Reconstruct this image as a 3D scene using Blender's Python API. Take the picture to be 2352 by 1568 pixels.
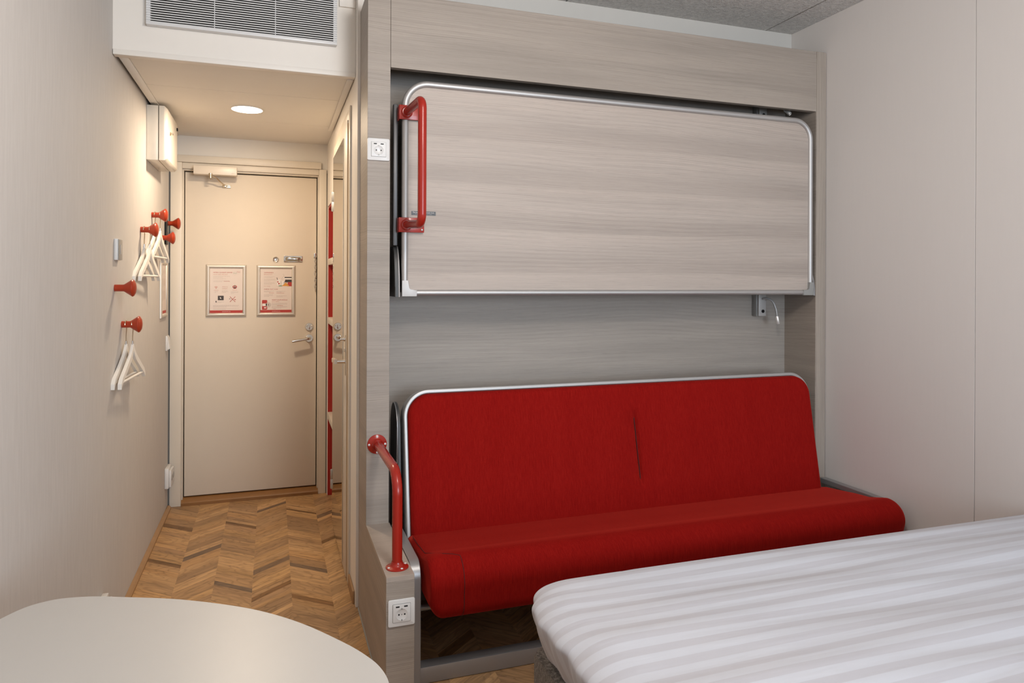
import bpy, bmesh, math, random
from mathutils import Vector, Matrix
for _o in list(bpy.data.objects): bpy.data.objects.remove(_o)
SC = bpy.context.scene; COL = SC.collection
PI = math.pi; R = math.radians

# ------------------------------------------------------------------ camera
cd = bpy.data.cameras.new('camera'); cam = bpy.data.objects.new('camera', cd); COL.objects.link(cam)
cd.sensor_fit = 'HORIZONTAL'; cd.sensor_width = 36.0
cd.lens = 1599.15 / 2352 * 36.0
cd.shift_y = -(784 - 647.13) / 2352
cd.clip_start = 0.02
YAW, ROLL = 0.332029, -0.0039592
cam.matrix_world = (Matrix.Translation((0, 0, 1.4)) @ Matrix.Rotation(-YAW, 4, 'Z')
                    @ Matrix.Rotation(PI / 2, 4, 'X') @ Matrix.Rotation(-ROLL, 4, 'Z'))
SC.camera = cam

# ------------------------------------------------------------------ world, daylight through the window, exposure
w = bpy.data.worlds.new('world'); SC.world = w; w.use_nodes = True
bg = w.node_tree.nodes['Background']
bg.inputs[0].default_value = (0.62, 0.76, 1.0, 1); bg.inputs[1].default_value = 1.0

def area(name, loc, rot, size, size_y, power, color, shape='RECTANGLE', spread=PI):
    l = bpy.data.lights.new(name, 'AREA'); l.shape = shape; l.size = size
    if shape in ('RECTANGLE', 'ELLIPSE'): l.size_y = size_y
    l.energy = power; l.color = color; l.spread = spread
    o = bpy.data.objects.new(name, l); COL.objects.link(o)
    o.location = loc; o.rotation_euler = rot
    return o
area('window_daylight', (1.62, -2.88, 1.62), (R(90), 0, 0), 1.7, 1.5, 115, (0.76, 0.88, 1.0))
_l = bpy.data.lights.new('room_globe_lamp', 'POINT'); _l.energy = 54; _l.color = (1.0, 0.935, 0.87); _l.shadow_soft_size = 0.16
_o = bpy.data.objects.new('room_globe_lamp', _l); COL.objects.link(_o); _o.location = (0.70, 0.95, 2.42)

SC.view_settings.view_transform = 'Standard'; SC.view_settings.look = 'None'
SC.view_settings.gamma = 1.0; SC.view_settings.use_curve_mapping = False
SC.view_settings.exposure = 0.0

# ------------------------------------------------------------------ materials
def new_mat(name):
    m = bpy.data.materials.new(name); m.use_nodes = True
    nt = m.node_tree; b = nt.nodes['Principled BSDF']
    return m, nt, b
def node(nt, t, **kw):
    n = nt.nodes.new(t)
    for k, v in kw.items():
        if k in n.inputs.keys() if isinstance(k, str) else False: n.inputs[k].default_value = v
        else: setattr(n, k, v)
    return n
def link(nt, a, b): nt.links.new(a, b)
def mapping(nt, scale, coord='Object', loc=(0, 0, 0), rot=(0, 0, 0)):
    tc = node(nt, 'ShaderNodeTexCoord'); mp = node(nt, 'ShaderNodeMapping')
    mp.inputs['Scale'].default_value = scale; mp.inputs['Location'].default_value = loc; mp.inputs['Rotation'].default_value = rot
    link(nt, tc.outputs[coord], mp.inputs[0]); return mp.outputs[0]
def noise(nt, vec, scale=1.0, detail=3.0, rough=0.5, dist=0.0):
    n = node(nt, 'ShaderNodeTexNoise'); n.inputs['Scale'].default_value = scale
    n.inputs['Detail'].default_value = detail; n.inputs['Roughness'].default_value = rough; n.inputs['Distortion'].default_value = dist
    if vec is not None: link(nt, vec, n.inputs['Vector'])
    return n.outputs['Fac']
def ramp(nt, fac, stops):
    n = node(nt, 'ShaderNodeValToRGB'); e = n.color_ramp.elements
    while len(e) < len(stops): e.new(0.5)
    for i, (p, c) in enumerate(stops):
        e[i].position = p; e[i].color = (*c, 1) if len(c) == 3 else c
    link(nt, fac, n.inputs[0]); return n.outputs[0]
def mathn(nt, op, a, b=None, c=None):
    n = node(nt, 'ShaderNodeMath'); n.operation = op
    for i, x in enumerate((a, b, c)):
        if x is None: continue
        if isinstance(x, (int, float)): n.inputs[i].default_value = x
        else: link(nt, x, n.inputs[i])
    return n.outputs[0]
def mixc(nt, fac, a, b, mode='MIX'):
    n = node(nt, 'ShaderNodeMix'); n.data_type = 'RGBA'; n.blend_type = mode
    if isinstance(fac, (int, float)): n.inputs[0].default_value = fac
    else: link(nt, fac, n.inputs[0])
    for s, x in ((6, a), (7, b)):
        if isinstance(x, tuple): n.inputs[s].default_value = (*x, 1) if len(x) == 3 else x
        else: link(nt, x, n.inputs[s])
    return n.outputs[2]
def bump(nt, b, h, strength=0.3, dist=0.01):
    n = node(nt, 'ShaderNodeBump'); n.inputs['Strength'].default_value = strength; n.inputs['Distance'].default_value = dist
    link(nt, h, n.inputs['Height']); link(nt, n.outputs[0], b.inputs['Normal'])
def plain(name, col, rough=0.5, metal=0.0, coat=0.0, var=0.0, spec=0.5):
    m, nt, b = new_mat(name)
    b.inputs['Base Color'].default_value = (*col, 1); b.inputs['Roughness'].default_value = rough
    b.inputs['Metallic'].default_value = metal; b.inputs['Coat Weight'].default_value = coat
    b.inputs['Specular IOR Level'].default_value = spec
    n = noise(nt, mapping(nt, (1, 1, 1)), 14, 3)
    d = tuple(c * (1 - max(var, 0.03)) for c in col)
    link(nt, mixc(nt, n, d, col), b.inputs['Base Color'])
    return m

def laminate(name, base, u='x', bands=None, contrast=0.62):
    """grey-brown ash laminate: grain runs along u ('x' = fronts and sides, 'top' = along x on level boards, 'z' = upright)"""
    m, nt, b = new_mat(name)
    tc = node(nt, 'ShaderNodeTexCoord'); sp = node(nt, 'ShaderNodeSeparateXYZ'); link(nt, tc.outputs['Object'], sp.inputs[0])
    X, Y, Z = sp.outputs
    if u == 'x': U, V = mathn(nt, 'ADD', X, Y), Z
    elif u == 'top': U, V = X, Y
    else: U, V = Z, mathn(nt, 'ADD', X, Y)
    def vec(su, sv, off=0.0):
        c = node(nt, 'ShaderNodeCombineXYZ')
        link(nt, mathn(nt, 'MULTIPLY', U, su), c.inputs[0]); link(nt, mathn(nt, 'MULTIPLY', V, sv), c.inputs[1])
        c.inputs[2].default_value = off; return c.outputs[0]
    big = noise(nt, vec(0.8, 13, 3.1), 1, 3, 0.5)
    warp = noise(nt, vec(0.55, 2.4, 7.7), 1, 2, 0.4)
    # cathedral rings: value along V warped by slow noise
    ph = mathn(nt, 'ADD', mathn(nt, 'MULTIPLY', V, 330.0), mathn(nt, 'MULTIPLY', warp, 62.0))
    ring = mathn(nt, 'ADD', mathn(nt, 'MULTIPLY', mathn(nt, 'SINE', ph), 0.5), 0.5)
    ring2 = mathn(nt, 'ADD', mathn(nt, 'MULTIPLY', mathn(nt, 'SINE', mathn(nt, 'MULTIPLY', ph, 2.7)), 0.5), 0.5)
    ringmask = ramp(nt, noise(nt, vec(0.7, 11, 1.3), 1, 2), [(0.44, (0.12, 0.12, 0.12)), (0.62, (0.85, 0.85, 0.85))])
    fine = noise(nt, vec(7, 420, 0.4), 1, 3, 0.6)
    # thin pale and dark pencil lines, a few millimetres apart, broken along their length
    lw = mathn(nt, 'ADD', mathn(nt, 'MULTIPLY', V, 1150.0), mathn(nt, 'MULTIPLY', warp, 150.0))
    lw = mathn(nt, 'ADD', lw, mathn(nt, 'MULTIPLY', noise(nt, vec(2.2, 60, 5.5), 1, 3, 0.6), 9.0))
    pencil = mathn(nt, 'ADD', mathn(nt, 'MULTIPLY', mathn(nt, 'SINE', lw), 0.5), 0.5)
    pmask = ramp(nt, noise(nt, vec(1.3, 26, 6.1), 1, 3, 0.55), [(0.47, (0.08, 0.08, 0.08)), (0.64, (1, 1, 1))])
    pores = ramp(nt, noise(nt, vec(14, 620, 9.4), 1, 2, 0.5), [(0.62, (0, 0, 0)), (0.72, (1, 1, 1))])
    lt = tuple(c * (1 + 0.20 * contrast) for c in base); dk = tuple(c * (1 - 0.20 * contrast) for c in base)
    c0 = ramp(nt, big, [(0.30, dk), (0.5, base), (0.72, lt)])
    rr = ramp(nt, ring, [(0.0, (0.90, 0.90, 0.90)), (0.12, (0.95, 0.95, 0.95)), (0.3, (1, 1, 1)), (0.86, (1, 1, 1)), (1.0, (1.05, 1.05, 1.05))])
    r2 = ramp(nt, ring2, [(0.0, (0.88, 0.88, 0.88)), (0.2, (1, 1, 1)), (0.9, (1, 1, 1)), (1, (1.09, 1.09, 1.08))])
    c1 = mixc(nt, ringmask, c0, mixc(nt, 1.0, mixc(nt, 1.0, c0, rr, 'MULTIPLY'), r2, 'MULTIPLY'))
    if bands:
        # boards of the printed decor: a dark joint, pale lined wood above it, a greyer heart below the next joint
        s = mathn(nt, 'FRACT', mathn(nt, 'ADD', mathn(nt, 'MULTIPLY', V, 1 / bands), mathn(nt, 'ADD', mathn(nt, 'MULTIPLY', warp, 0.22), 0.35)))
        bc = ramp(nt, s, [(0, (0.78, 0.77, 0.76)), (0.012, (0.92, 0.915, 0.91)), (0.25, (0.90, 0.895, 0.89)), (0.46, (1, 1, 1)), (0.93, (1.04, 1.035, 1.03)), (0.97, (0.97, 0.965, 0.96))])
        c1 = mixc(nt, 1.0, c1, bc, 'MULTIPLY')
    pc = ramp(nt, pencil, [(0.0, (0.77, 0.76, 0.75)), (0.12, (0.93, 0.93, 0.93)), (0.22, (1, 1, 1)), (0.80, (1, 1, 1)), (0.95, (1.13, 1.12, 1.11))])
    c1 = mixc(nt, pmask, c1, mixc(nt, 1.0, c1, pc, 'MULTIPLY'))
    fr = ramp(nt, fine, [(0.3, (0.93, 0.93, 0.93)), (0.7, (1.05, 1.05, 1.05))])
    c2 = mixc(nt, 1.0, c1, fr, 'MULTIPLY')
    c3 = mixc(nt, mathn(nt, 'MULTIPLY', pores, 0.35), c2, tuple(c * 0.55 for c in base))
    link(nt, c3, b.inputs['Base Color']); b.inputs['Roughness'].default_value = 0.48
    b.inputs['Specular IOR Level'].default_value = 0.35
    bump(nt, b, fine, 0.12, 0.002)
    return m
WOOD = laminate('ash laminate', (0.345, 0.297, 0.256))
WOODB = laminate('ash laminate bunk', (0.44, 0.378, 0.335), bands=0.186, contrast=0.35)
WOODT = laminate('ash laminate level', (0.40, 0.34, 0.295), 'top')
WOODZ = laminate('ash laminate upright', (0.36, 0.31, 0.265), 'z')

def plank_mat():
    m, nt, b = new_mat('oak strip')
    at = node(nt, 'ShaderNodeAttribute'); at.attribute_name = 'tint'
    uv = node(nt, 'ShaderNodeUVMap'); uv.uv_map = 'grain'
    mp = node(nt, 'ShaderNodeMapping'); mp.inputs['Scale'].default_value = (5, 60, 1); link(nt, uv.outputs[0], mp.inputs[0])
    g = noise(nt, mp.outputs[0], 1, 5, 0.62, 0.4)
    mp2 = node(nt, 'ShaderNodeMapping'); mp2.inputs['Scale'].default_value = (3.2, 11, 1); link(nt, uv.outputs[0], mp2.inputs[0])
    w_ = noise(nt, mp2.outputs[0], 1, 2, 0.5)
    ring = mathn(nt, 'ADD', mathn(nt, 'MULTIPLY', mathn(nt, 'SINE', mathn(nt, 'MULTIPLY', w_, 70.0)), 0.5), 0.5)
    c = mixc(nt, 1.0, at.outputs['Color'], ramp(nt, g, [(0.28, (0.62, 0.60, 0.58)), (0.5, (1, 1, 1)), (0.75, (1.16, 1.15, 1.12))]), 'MULTIPLY')
    c = mixc(nt, 1.0, c, ramp(nt, ring, [(0, (0.80, 0.79, 0.77)), (0.22, (1, 1, 1)), (1, (1.03, 1.03, 1.03))]), 'MULTIPLY')
    mp3 = node(nt, 'ShaderNodeMapping'); mp3.inputs['Scale'].default_value = (1.6, 150, 1); link(nt, uv.outputs[0], mp3.inputs[0])
    st = noise(nt, mp3.outputs[0], 1, 3, 0.6)
    c = mixc(nt, 1.0, c, ramp(nt, st, [(0.30, (0.66, 0.66, 0.67)), (0.47, (0.97, 0.97, 0.97)), (0.72, (1.10, 1.09, 1.07))]), 'MULTIPLY')
    link(nt, c, b.inputs['Base Color']); b.inputs['Roughness'].default_value = 0.42
    b.inputs['Specular IOR Level'].default_value = 0.35
    bump(nt, b, g, 0.08, 0.002)
    return m
PLANK = plank_mat()

def wallpaper(name, a, bcol, sx=1.0):
    m, nt, b = new_mat(name)
    n1 = noise(nt, mapping(nt, (75, 75, 7)), 1, 4, 0.65); n2 = noise(nt, mapping(nt, (1.4, 1.4, 0.9)), 1, 2)
    f = mathn(nt, 'ADD', mathn(nt, 'MULTIPLY', n1, 0.75 * sx), mathn(nt, 'MULTIPLY', n2, 0.35))
    link(nt, ramp(nt, f, [(0.25, a), (0.85, bcol)]), b.inputs['Base Color']); b.inputs['Roughness'].default_value = 0.75
    b.inputs['Specular IOR Level'].default_value = 0.25
    bump(nt, b, n1, 0.08, 0.002)
    return m
PAPER = wallpaper('streaked beige wallpaper', (0.545, 0.515, 0.487), (0.635, 0.605, 0.575))
PAPERR = wallpaper('smooth beige wallpaper', (0.68, 0.65, 0.63), (0.72, 0.69, 0.67), 0.4)
WHITE = plain('white paint', (0.85, 0.80, 0.735), 0.5)
WHITEC = plain('white ceiling board', (0.80, 0.76, 0.70), 0.6)
DOORM = plain('cream door paint', (0.74, 0.655, 0.55), 0.6, spec=0.3)
FRAMEM = plain('cream frame paint', (0.74, 0.67, 0.57), 0.4)
PLASTIC = plain('white plastic', (0.74, 0.735, 0.73), 0.32)
GREYP = plain('grey plastic', (0.30, 0.30, 0.29), 0.35)
BLACK = plain('black plastic', (0.006, 0.006, 0.007), 0.45, spec=0.2)
DARK = plain('dark grey metal', (0.045, 0.044, 0.044), 0.45)
SHADOWG = plain('painted gap shade', (0.20, 0.18, 0.155), 0.8)  # colour stands in for shade in the gaps by the door casing
DARKV = plain('painted void shade', (0.006, 0.006, 0.006), 0.8)  # near-black colour stands in for shade in recesses and gaps
ALU = plain('satin aluminium', (0.50, 0.49, 0.485), 0.5, 0.8)
ALUG = plain('grey coated metal', (0.36, 0.355, 0.36), 0.38, 0.55)
CHROME = plain('chrome', (0.75, 0.74, 0.73), 0.12, 1.0)
BRUSHED = plain('brushed brass steel', (0.62, 0.54, 0.42), 0.3, 1.0)
REDP = plain('red lacquer', (0.34, 0.016, 0.008), 0.27, 0.0, 0.15, spec=0.4)
REDK = plain('red orange knob lacquer', (0.40, 0.040, 0.012), 0.33, 0.0, 0.1, spec=0.4)
REDN = plain('red niche lining', (0.40, 0.02, 0.012), 0.5)
OAK = plain('oak trim', (0.42, 0.24, 0.11), 0.45, var=0.3)
OAKD = plain('dark oak threshold', (0.30, 0.14, 0.045), 0.4, var=0.3)
BEECH = plain('raw door edge', (0.70, 0.48, 0.26), 0.55, var=0.25)
TABLEM = plain('white table laminate', (0.50, 0.485, 0.465), 0.36)
CLEARP = plain('beige acrylic', (0.55, 0.46, 0.36), 0.2)
PAPERW = plain('poster paper', (0.78, 0.68, 0.62), 0.6)
INKR = plain('red ink', (0.45, 0.045, 0.035), 0.6)
INKP = plain('pale red ink', (0.62, 0.32, 0.27), 0.6)
INKG = plain('grey ink', (0.62, 0.53, 0.48), 0.6)
INKD = plain('dark ink', (0.06, 0.05, 0.05), 0.6)
INKY = plain('yellow ink', (0.72, 0.33, 0.06), 0.6)
INKN = plain('green ink', (0.12, 0.28, 0.14), 0.6)
INKW = plain('white ink', (0.85, 0.80, 0.76), 0.6)
POSTERF = plain('champagne aluminium', (0.70, 0.65, 0.58), 0.42, 0.45)
SEAMM = plain('dark red seam', (0.07, 0.004, 0.004), 0.8)

def popcorn():
    m, nt, b = new_mat('popcorn ceiling')
    n = noise(nt, mapping(nt, (1, 1, 1)), 62, 4, 0.7)
    link(nt, ramp(nt, n, [(0.35, (0.64, 0.62, 0.60)), (0.65, (0.84, 0.82, 0.79))]), b.inputs['Base Color'])
    b.inputs['Roughness'].default_value = 0.95; bump(nt, b, n, 1.0, 0.022); return m
POP = popcorn()
def redfabric():
    m, nt, b = new_mat('red ribbed upholstery')
    streak = noise(nt, mapping(nt, (760, 60, 26)), 1, 3, 0.65)
    weave = noise(nt, mapping(nt, (420, 420, 420)), 1, 2)
    big = noise(nt, mapping(nt, (20, 3, 1.5)), 1, 2)
    f = mathn(nt, 'ADD', mathn(nt, 'MULTIPLY', streak, 0.7), mathn(nt, 'ADD', mathn(nt, 'MULTIPLY', weave, 0.25), mathn(nt, 'MULTIPLY', big, 0.10)))
    link(nt, ramp(nt, f, [(0.32, (0.185, 0.0035, 0.003)), (0.52, (0.25, 0.006, 0.0045)), (0.76, (0.33, 0.014, 0.009))]), b.inputs['Base Color'])
    b.inputs['Roughness'].default_value = 0.9; b.inputs['Specular IOR Level'].default_value = 0.06
    b.inputs['Sheen Weight'].default_value = 0.6; b.inputs['Sheen Roughness'].default_value = 0.32
    b.inputs['Sheen Tint'].default_value = (0.95, 0.08, 0.05, 1)
    bump(nt, b, f, 0.35, 0.003); return m
REDF = redfabric()
def greyfabric():
    m, nt, b = new_mat('charcoal melange fabric')
    a1 = noise(nt, mapping(nt, (620, 620, 110)), 1, 2); a2 = noise(nt, mapping(nt, (150, 150, 760)), 1, 2)
    f = mathn(nt, 'MULTIPLY', mathn(nt, 'ADD', a1, a2), 0.5)
    link(nt, ramp(nt, f, [(0.36, (0.07, 0.062, 0.055)), (0.5, (0.15, 0.135, 0.12)), (0.64, (0.30, 0.275, 0.25))]), b.inputs['Base Color'])
    b.inputs['Roughness'].default_value = 0.9; bump(nt, b, f, 0.4, 0.003); return m
GREYF = greyfabric()
def linen():
    m, nt, b = new_mat('white sateen stripe')
    uv = node(nt, 'ShaderNodeUVMap'); uv.uv_map = 'cloth'
    sp = node(nt, 'ShaderNodeSeparateXYZ'); link(nt, uv.outputs[0], sp.inputs[0])
    s = mathn(nt, 'FRACT', mathn(nt, 'MULTIPLY', sp.outputs[1], 1 / 0.054))
    k = ramp(nt, s, [(0.0, (0, 0, 0)), (0.03, (1, 1, 1)), (0.48, (1, 1, 1)), (0.52, (0, 0, 0))])
    link(nt, mixc(nt, k, (0.535, 0.55, 0.605), (0.475, 0.475, 0.52)), b.inputs['Base Color'])
    b.inputs['Roughness'].default_value = 0.62; b.inputs['Specular IOR Level'].default_value = 0.2
    b.inputs['Sheen Weight'].default_value = 0.1
    wv = noise(nt, mapping(nt, (2.2, 16, 6)), 1, 3, 0.5)
    bump(nt, b, wv, 0.22, 0.02)
    return m
LINEN = linen()
def mirror_mat():
    m, nt, b = new_mat('mirror glass'); b.inputs['Base Color'].default_value = (0.80, 0.79, 0.76, 1)
    b.inputs['Metallic'].default_value = 1; b.inputs['Roughness'].default_value = 0.01; return m
MIRROR = mirror_mat()
def glass_mat():
    m, nt, b = new_mat('window glass'); b.inputs['Transmission Weight'].default_value = 1; b.inputs['Roughness'].default_value = 0
    b.inputs['IOR'].default_value = 1.45; return m
GLASS = glass_mat()
def emit(name, col, s):
    m, nt, b = new_mat(name); b.inputs['Emission Color'].default_value = (*col, 1); b.inputs['Emission Strength'].default_value = s
    b.inputs['Base Color'].default_value = (*col, 1); return m
LAMP = emit('lit lamp diffuser', (1.0, 0.88, 0.70), 14)

# ------------------------------------------------------------------ mesh helpers
BASE = {}
def thing(name, label, cat, loc=(0, 0, 0), rz=0.0, group=None, kind=None):
    o = bpy.data.objects.new(name, None); COL.objects.link(o); o.location = loc; o.rotation_euler = (0, 0, rz)
    o.empty_display_size = 0.05
    if label: o['label'] = label
    if cat: o['category'] = cat
    if group: o['group'] = group
    if kind: o['kind'] = kind
    BASE[o.name] = Vector(loc); return o
def obj(name, bm, mat, parent=None, label=None, smooth=40, kind=None, local=False, cat=None, group=None):
    """link a bmesh built in world coordinates (or local ones) as one mesh object"""
    me = bpy.data.meshes.new(name)
    bmesh.ops.recalc_face_normals(bm, faces=bm.faces)
    off = BASE[parent.name] if (parent is not None and not local) else Vector((0, 0, 0))
    if off.length: bmesh.ops.translate(bm, verts=bm.verts, vec=-off)
    bm.to_mesh(me); bm.free()
    for mm in (mat if isinstance(mat, (list, tuple)) else [mat]): me.materials.append(mm)
    if smooth:
        me.polygons.foreach_set('use_smooth', [True] * len(me.polygons))
        me.set_sharp_from_angle(angle=R(smooth))
    o = bpy.data.objects.new(name, me); COL.objects.link(o)
    if parent is not None: o.parent = parent
    BASE[o.name] = off.copy()
    if label: o['label'] = label
    if kind: o['kind'] = kind
    if cat: o['category'] = cat
    if group: o['group'] = group
    return o
def struct(name, bm, mat, smooth=40): return obj(name, bm, mat, None, kind='structure', smooth=smooth)
def copy_tree(o, parent=None):
    c = o.copy(); COL.objects.link(c)
    if parent is not None: c.parent = parent
    for ch in [x for x in bpy.data.objects if x.parent == o]: copy_tree(ch, c)
    return c
def B(): return bmesh.new()
def box(bm, x0, x1, y0, y1, z0, z1, bev=0.0, seg=2):
    t = bmesh.new(); bmesh.ops.create_cube(t, size=1)
    bmesh.ops.scale(t, vec=(x1 - x0, y1 - y0, z1 - z0), verts=t.verts)
    bmesh.ops.translate(t, vec=((x0 + x1) / 2, (y0 + y1) / 2, (z0 + z1) / 2), verts=t.verts)
    if bev > 0: bmesh.ops.bevel(t, geom=t.edges[:], offset=bev, segments=seg, profile=0.5, affect='EDGES')
    me = bpy.data.meshes.new('t'); t.to_mesh(me); t.free(); bm.from_mesh(me); bpy.data.meshes.remove(me); return bm
def bx(*a, **k): return box(B(), *a, **k)
def frame_for(t, up):
    n = up - t * up.dot(t)
    if n.length < 1e-5: n = Vector((1, 0, 0)) - t * t.x
    if n.length < 1e-5: n = Vector((0, 1, 0)) - t * t.y
    n.normalize(); return n, t.cross(n)
def fillet(pts, r, seg=8):
    pts = [Vector(p) for p in pts]; out = [pts[0]]
    rs = r if isinstance(r, (list, tuple)) else [r] * (len(pts) - 2)
    for i in range(1, len(pts) - 1):
        a, b, c = pts[i - 1], pts[i], pts[i + 1]; d1 = (a - b).normalized(); d2 = (c - b).normalized()
        ang = d1.angle(d2); rr = rs[i - 1]
        if rr <= 0 or ang > PI - 0.02: out.append(b); continue
        t = rr / math.tan(ang / 2); p1 = b + d1 * t; p2 = b + d2 * t
        cen = b + (d1 + d2).normalized() * (rr / math.sin(ang / 2))
        v1 = p1 - cen; v2 = p2 - cen; th = v1.angle(v2); ax = v1.cross(v2).normalized()
        for k in range(seg + 1): out.append(cen + Matrix.Rotation(th * k / seg, 3, ax) @ v1)
    out.append(pts[-1]); return out
def sweep(bm, path, section, up=None, closed=False, cap=True):
    """sweep a 2-D section [(n, b)...] along path; up given = fixed reference, else parallel transport"""
    path = [Vector(p) for p in path]; n = len(path); rings = []; prev = None
    for i, p in enumerate(path):
        if closed: t = (path[(i + 1) % n] - path[i - 1]).normalized()
        else: t = ((path[min(i + 1, n - 1)] - p).normalized() + (p - path[max(i - 1, 0)]).normalized())
        t.normalize()
        if up is not None: nn, bb = frame_for(t, Vector(up))
        else:
            if prev is None: nn, bb = frame_for(t, Vector((0.13, 0.31, 0.94)))
            else: nn, bb = frame_for(t, prev)
            prev = nn
        rings.append([bm.verts.new(p + nn * a + bb * b_) for a, b_ in section])
    m = len(section)
    for i in range(n if closed else n - 1):
        A, C = rings[i], rings[(i + 1) % n]
        for j in range(m): bm.faces.new((A[j], A[(j + 1) % m], C[(j + 1) % m], C[j]))
    if cap and not closed: bm.faces.new(rings[0][::-1]); bm.faces.new(rings[-1])
    return bm
def circ(r, n=14): return [(r * math.cos(2 * PI * k / n), r * math.sin(2 * PI * k / n)) for k in range(n)]
def tube(bm, path, r, n=14, closed=False): return sweep(bm, path, circ(r, n), closed=closed)
def rrect2(w_, h, r, seg=5):
    """rounded rectangle outline, centred, as 2-D points"""
    out = []
    for cx, cy, a0 in ((w_ / 2 - r, h / 2 - r, 0), (-w_ / 2 + r, h / 2 - r, 90), (-w_ / 2 + r, -h / 2 + r, 180), (w_ / 2 - r, -h / 2 + r, 270)):
        for k in range(seg + 1):
            a = R(a0 + 90 * k / seg); out.append((cx + r * math.cos(a), cy + r * math.sin(a)))
    return out
def prism(bm, outline, axis, a, b, bev=0.0):
    """extrude a 2-D outline along axis between a and b. axis 'y': outline (x,z); 'x': (y,z); 'z': (x,y)"""
    def P(p, t): return {'y': (p[0], t, p[1]), 'x': (t, p[0], p[1]), 'z': (p[0], p[1], t)}[axis]
    t = bmesh.new()
    A = [t.verts.new(P(p, a)) for p in outline]; C = [t.verts.new(P(p, b)) for p in outline]
    fa = t.faces.new(A); fb = t.faces.new(C[::-1]); n = len(outline)
    for i in range(n): t.faces.new((A[i], C[i], C[(i + 1) % n], A[(i + 1) % n]))
    if bev > 0:
        ed = [e for e in t.edges if (e in fa.edges[:]) or (e in fb.edges[:])]
        bmesh.ops.bevel(t, geom=ed, offset=bev, segments=2, profile=0.5, affect='EDGES')
    me = bpy.data.meshes.new('t'); t.to_mesh(me); t.free(); bm.from_mesh(me); bpy.data.meshes.remove(me); return bm
def lathe(bm, prof, origin, axis, n=24):
    """revolve profile [(r, t)...] about axis through origin"""
    ax = Vector(axis).normalized(); u, v = frame_for(ax, Vector((0, 0.2, 1)) if abs(ax.z) < 0.9 else Vector((1, 0, 0))); o = Vector(origin); rings = []
    for r, t in prof:
        if r < 1e-6: rings.append([bm.verts.new(o + ax * t)])
        else: rings.append([bm.verts.new(o + ax * t + u * (r * math.cos(2 * PI * k / n)) + v * (r * math.sin(2 * PI * k / n))) for k in range(n)])
    for A, C in zip(rings, rings[1:]):
        for k in range(n):
            k2 = (k + 1) % n
            if len(A) == 1 and len(C) == 1: continue
            if len(A) == 1: bm.faces.new((A[0], C[k], C[k2]))
            elif len(C) == 1: bm.faces.new((A[k], C[0], A[k2]))
            else: bm.faces.new((A[k], C[k], C[k2], A[k2]))
    for ring, rev in ((rings[0], True), (rings[-1], False)):
        if len(ring) > 1: bm.faces.new(ring[::-1] if rev else ring)
    return bm
def disc_screw(bm, origin, axis, r=0.0045, h=0.002): return lathe(bm, [(r, 0), (r, h * 0.5), (r * 0.6, h), (0, h)], origin, axis, 12)
def text_bm(s, size, bold=False):
    cu = bpy.data.curves.new('t', 'FONT'); cu.body = s; cu.size = size; cu.resolution_u = 2
    if bold: cu.offset = 0.0
    o = bpy.data.objects.new('t', cu); COL.objects.link(o)
    dg = bpy.context.evaluated_depsgraph_get(); me = bpy.data.meshes.new_from_object(o.evaluated_get(dg))
    bm = bmesh.new(); bm.from_mesh(me); bpy.data.meshes.remove(me); bpy.data.objects.remove(o); bpy.data.curves.remove(cu)
    return bm
def add_text(bm, s, x, z, size, y, width=None, bold=False):
    """lettering in the XZ plane facing -y, left edge x, baseline z, squeezed to width if given"""
    t = text_bm(s, size, bold); xs = [v.co.x for v in t.verts]; k = 1.0
    if not xs: return bm
    if width: k = width / (max(xs) - min(xs))
    x0 = min(xs)
    for v in t.verts: v.co = Vector((x + (v.co.x - x0) * k, y, z + v.co.y))
    me = bpy.data.meshes.new('t'); t.to_mesh(me); t.free(); bm.from_mesh(me); bpy.data.meshes.remove(me); return bm
def quad(bm, pts): bm.faces.new([bm.verts.new(p) for p in pts]); return bm

# ------------------------------------------------------------------ room shell
XL, XR = -0.602, 2.635
YW, YB, YD = -3.0, 3.05, 4.77          # window wall, back wall, entrance-door wall
XC = 0.345                               # right side of the entrance passage
ZC = 2.735                               # room ceiling
wl = struct('wall_left', bx(XL - 0.1, XL, YW, 4.735, 0, ZC), PAPER)
# right wall: three wallpaper panels with fine vertical joints
wr = struct('wall_right', bx(XR + 0.006, XR + 0.1, YW, 3.15, 0, ZC), PAPERR)
for a, b in ((YW, 0.809), (0.811, 2.0095), (2.0115, YB)):
    obj('panel', bx(XR, XR + 0.0055, a, b, 0.0, ZC, bev=0.0008, seg=1), PAPERR, wr, local=True)
struct('wall_back', bx(0.4455, XR + 0.1, YB, YB + 0.1, 0, ZC), plain('white paint toned for shade', (0.57, 0.55, 0.515), 0.6))  # white wall, colour darkened to stand in for shade above the alcove
b = B()
for a in ((YB - 0.006, 3.27, 0, ZC), (3.27, 4.13, 2.115, ZC), (4.13, 4.22, 0, ZC), (4.22, 4.71, 1.888, ZC), (4.71, 4.9, 0, ZC)):
    box(b, XC, XC + 0.1, a[0], a[1], a[2], a[3])
struct('wall_corridor', b, WHITE)
b = B()
for a in ((XL - 0.1, -0.535, 0, ZC), (0.298, XC, 0, ZC), (-0.535, 0.298, 2.105, ZC)): box(b, a[0], a[1], YD, YD + 0.13, a[2], a[3])
struct('wall_door', b, WHITEC)
struct('gap_shade_left', bx(XL - 0.02, -0.5955, 4.762, 4.7698, 0, 2.30), SHADOWG)  # thin strips added to paint the shade line beside each casing
struct('gap_shade_right', bx(XC - 0.0052, XC - 0.0006, 4.745, 4.7698, 0, 2.11), SHADOWG)
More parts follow.
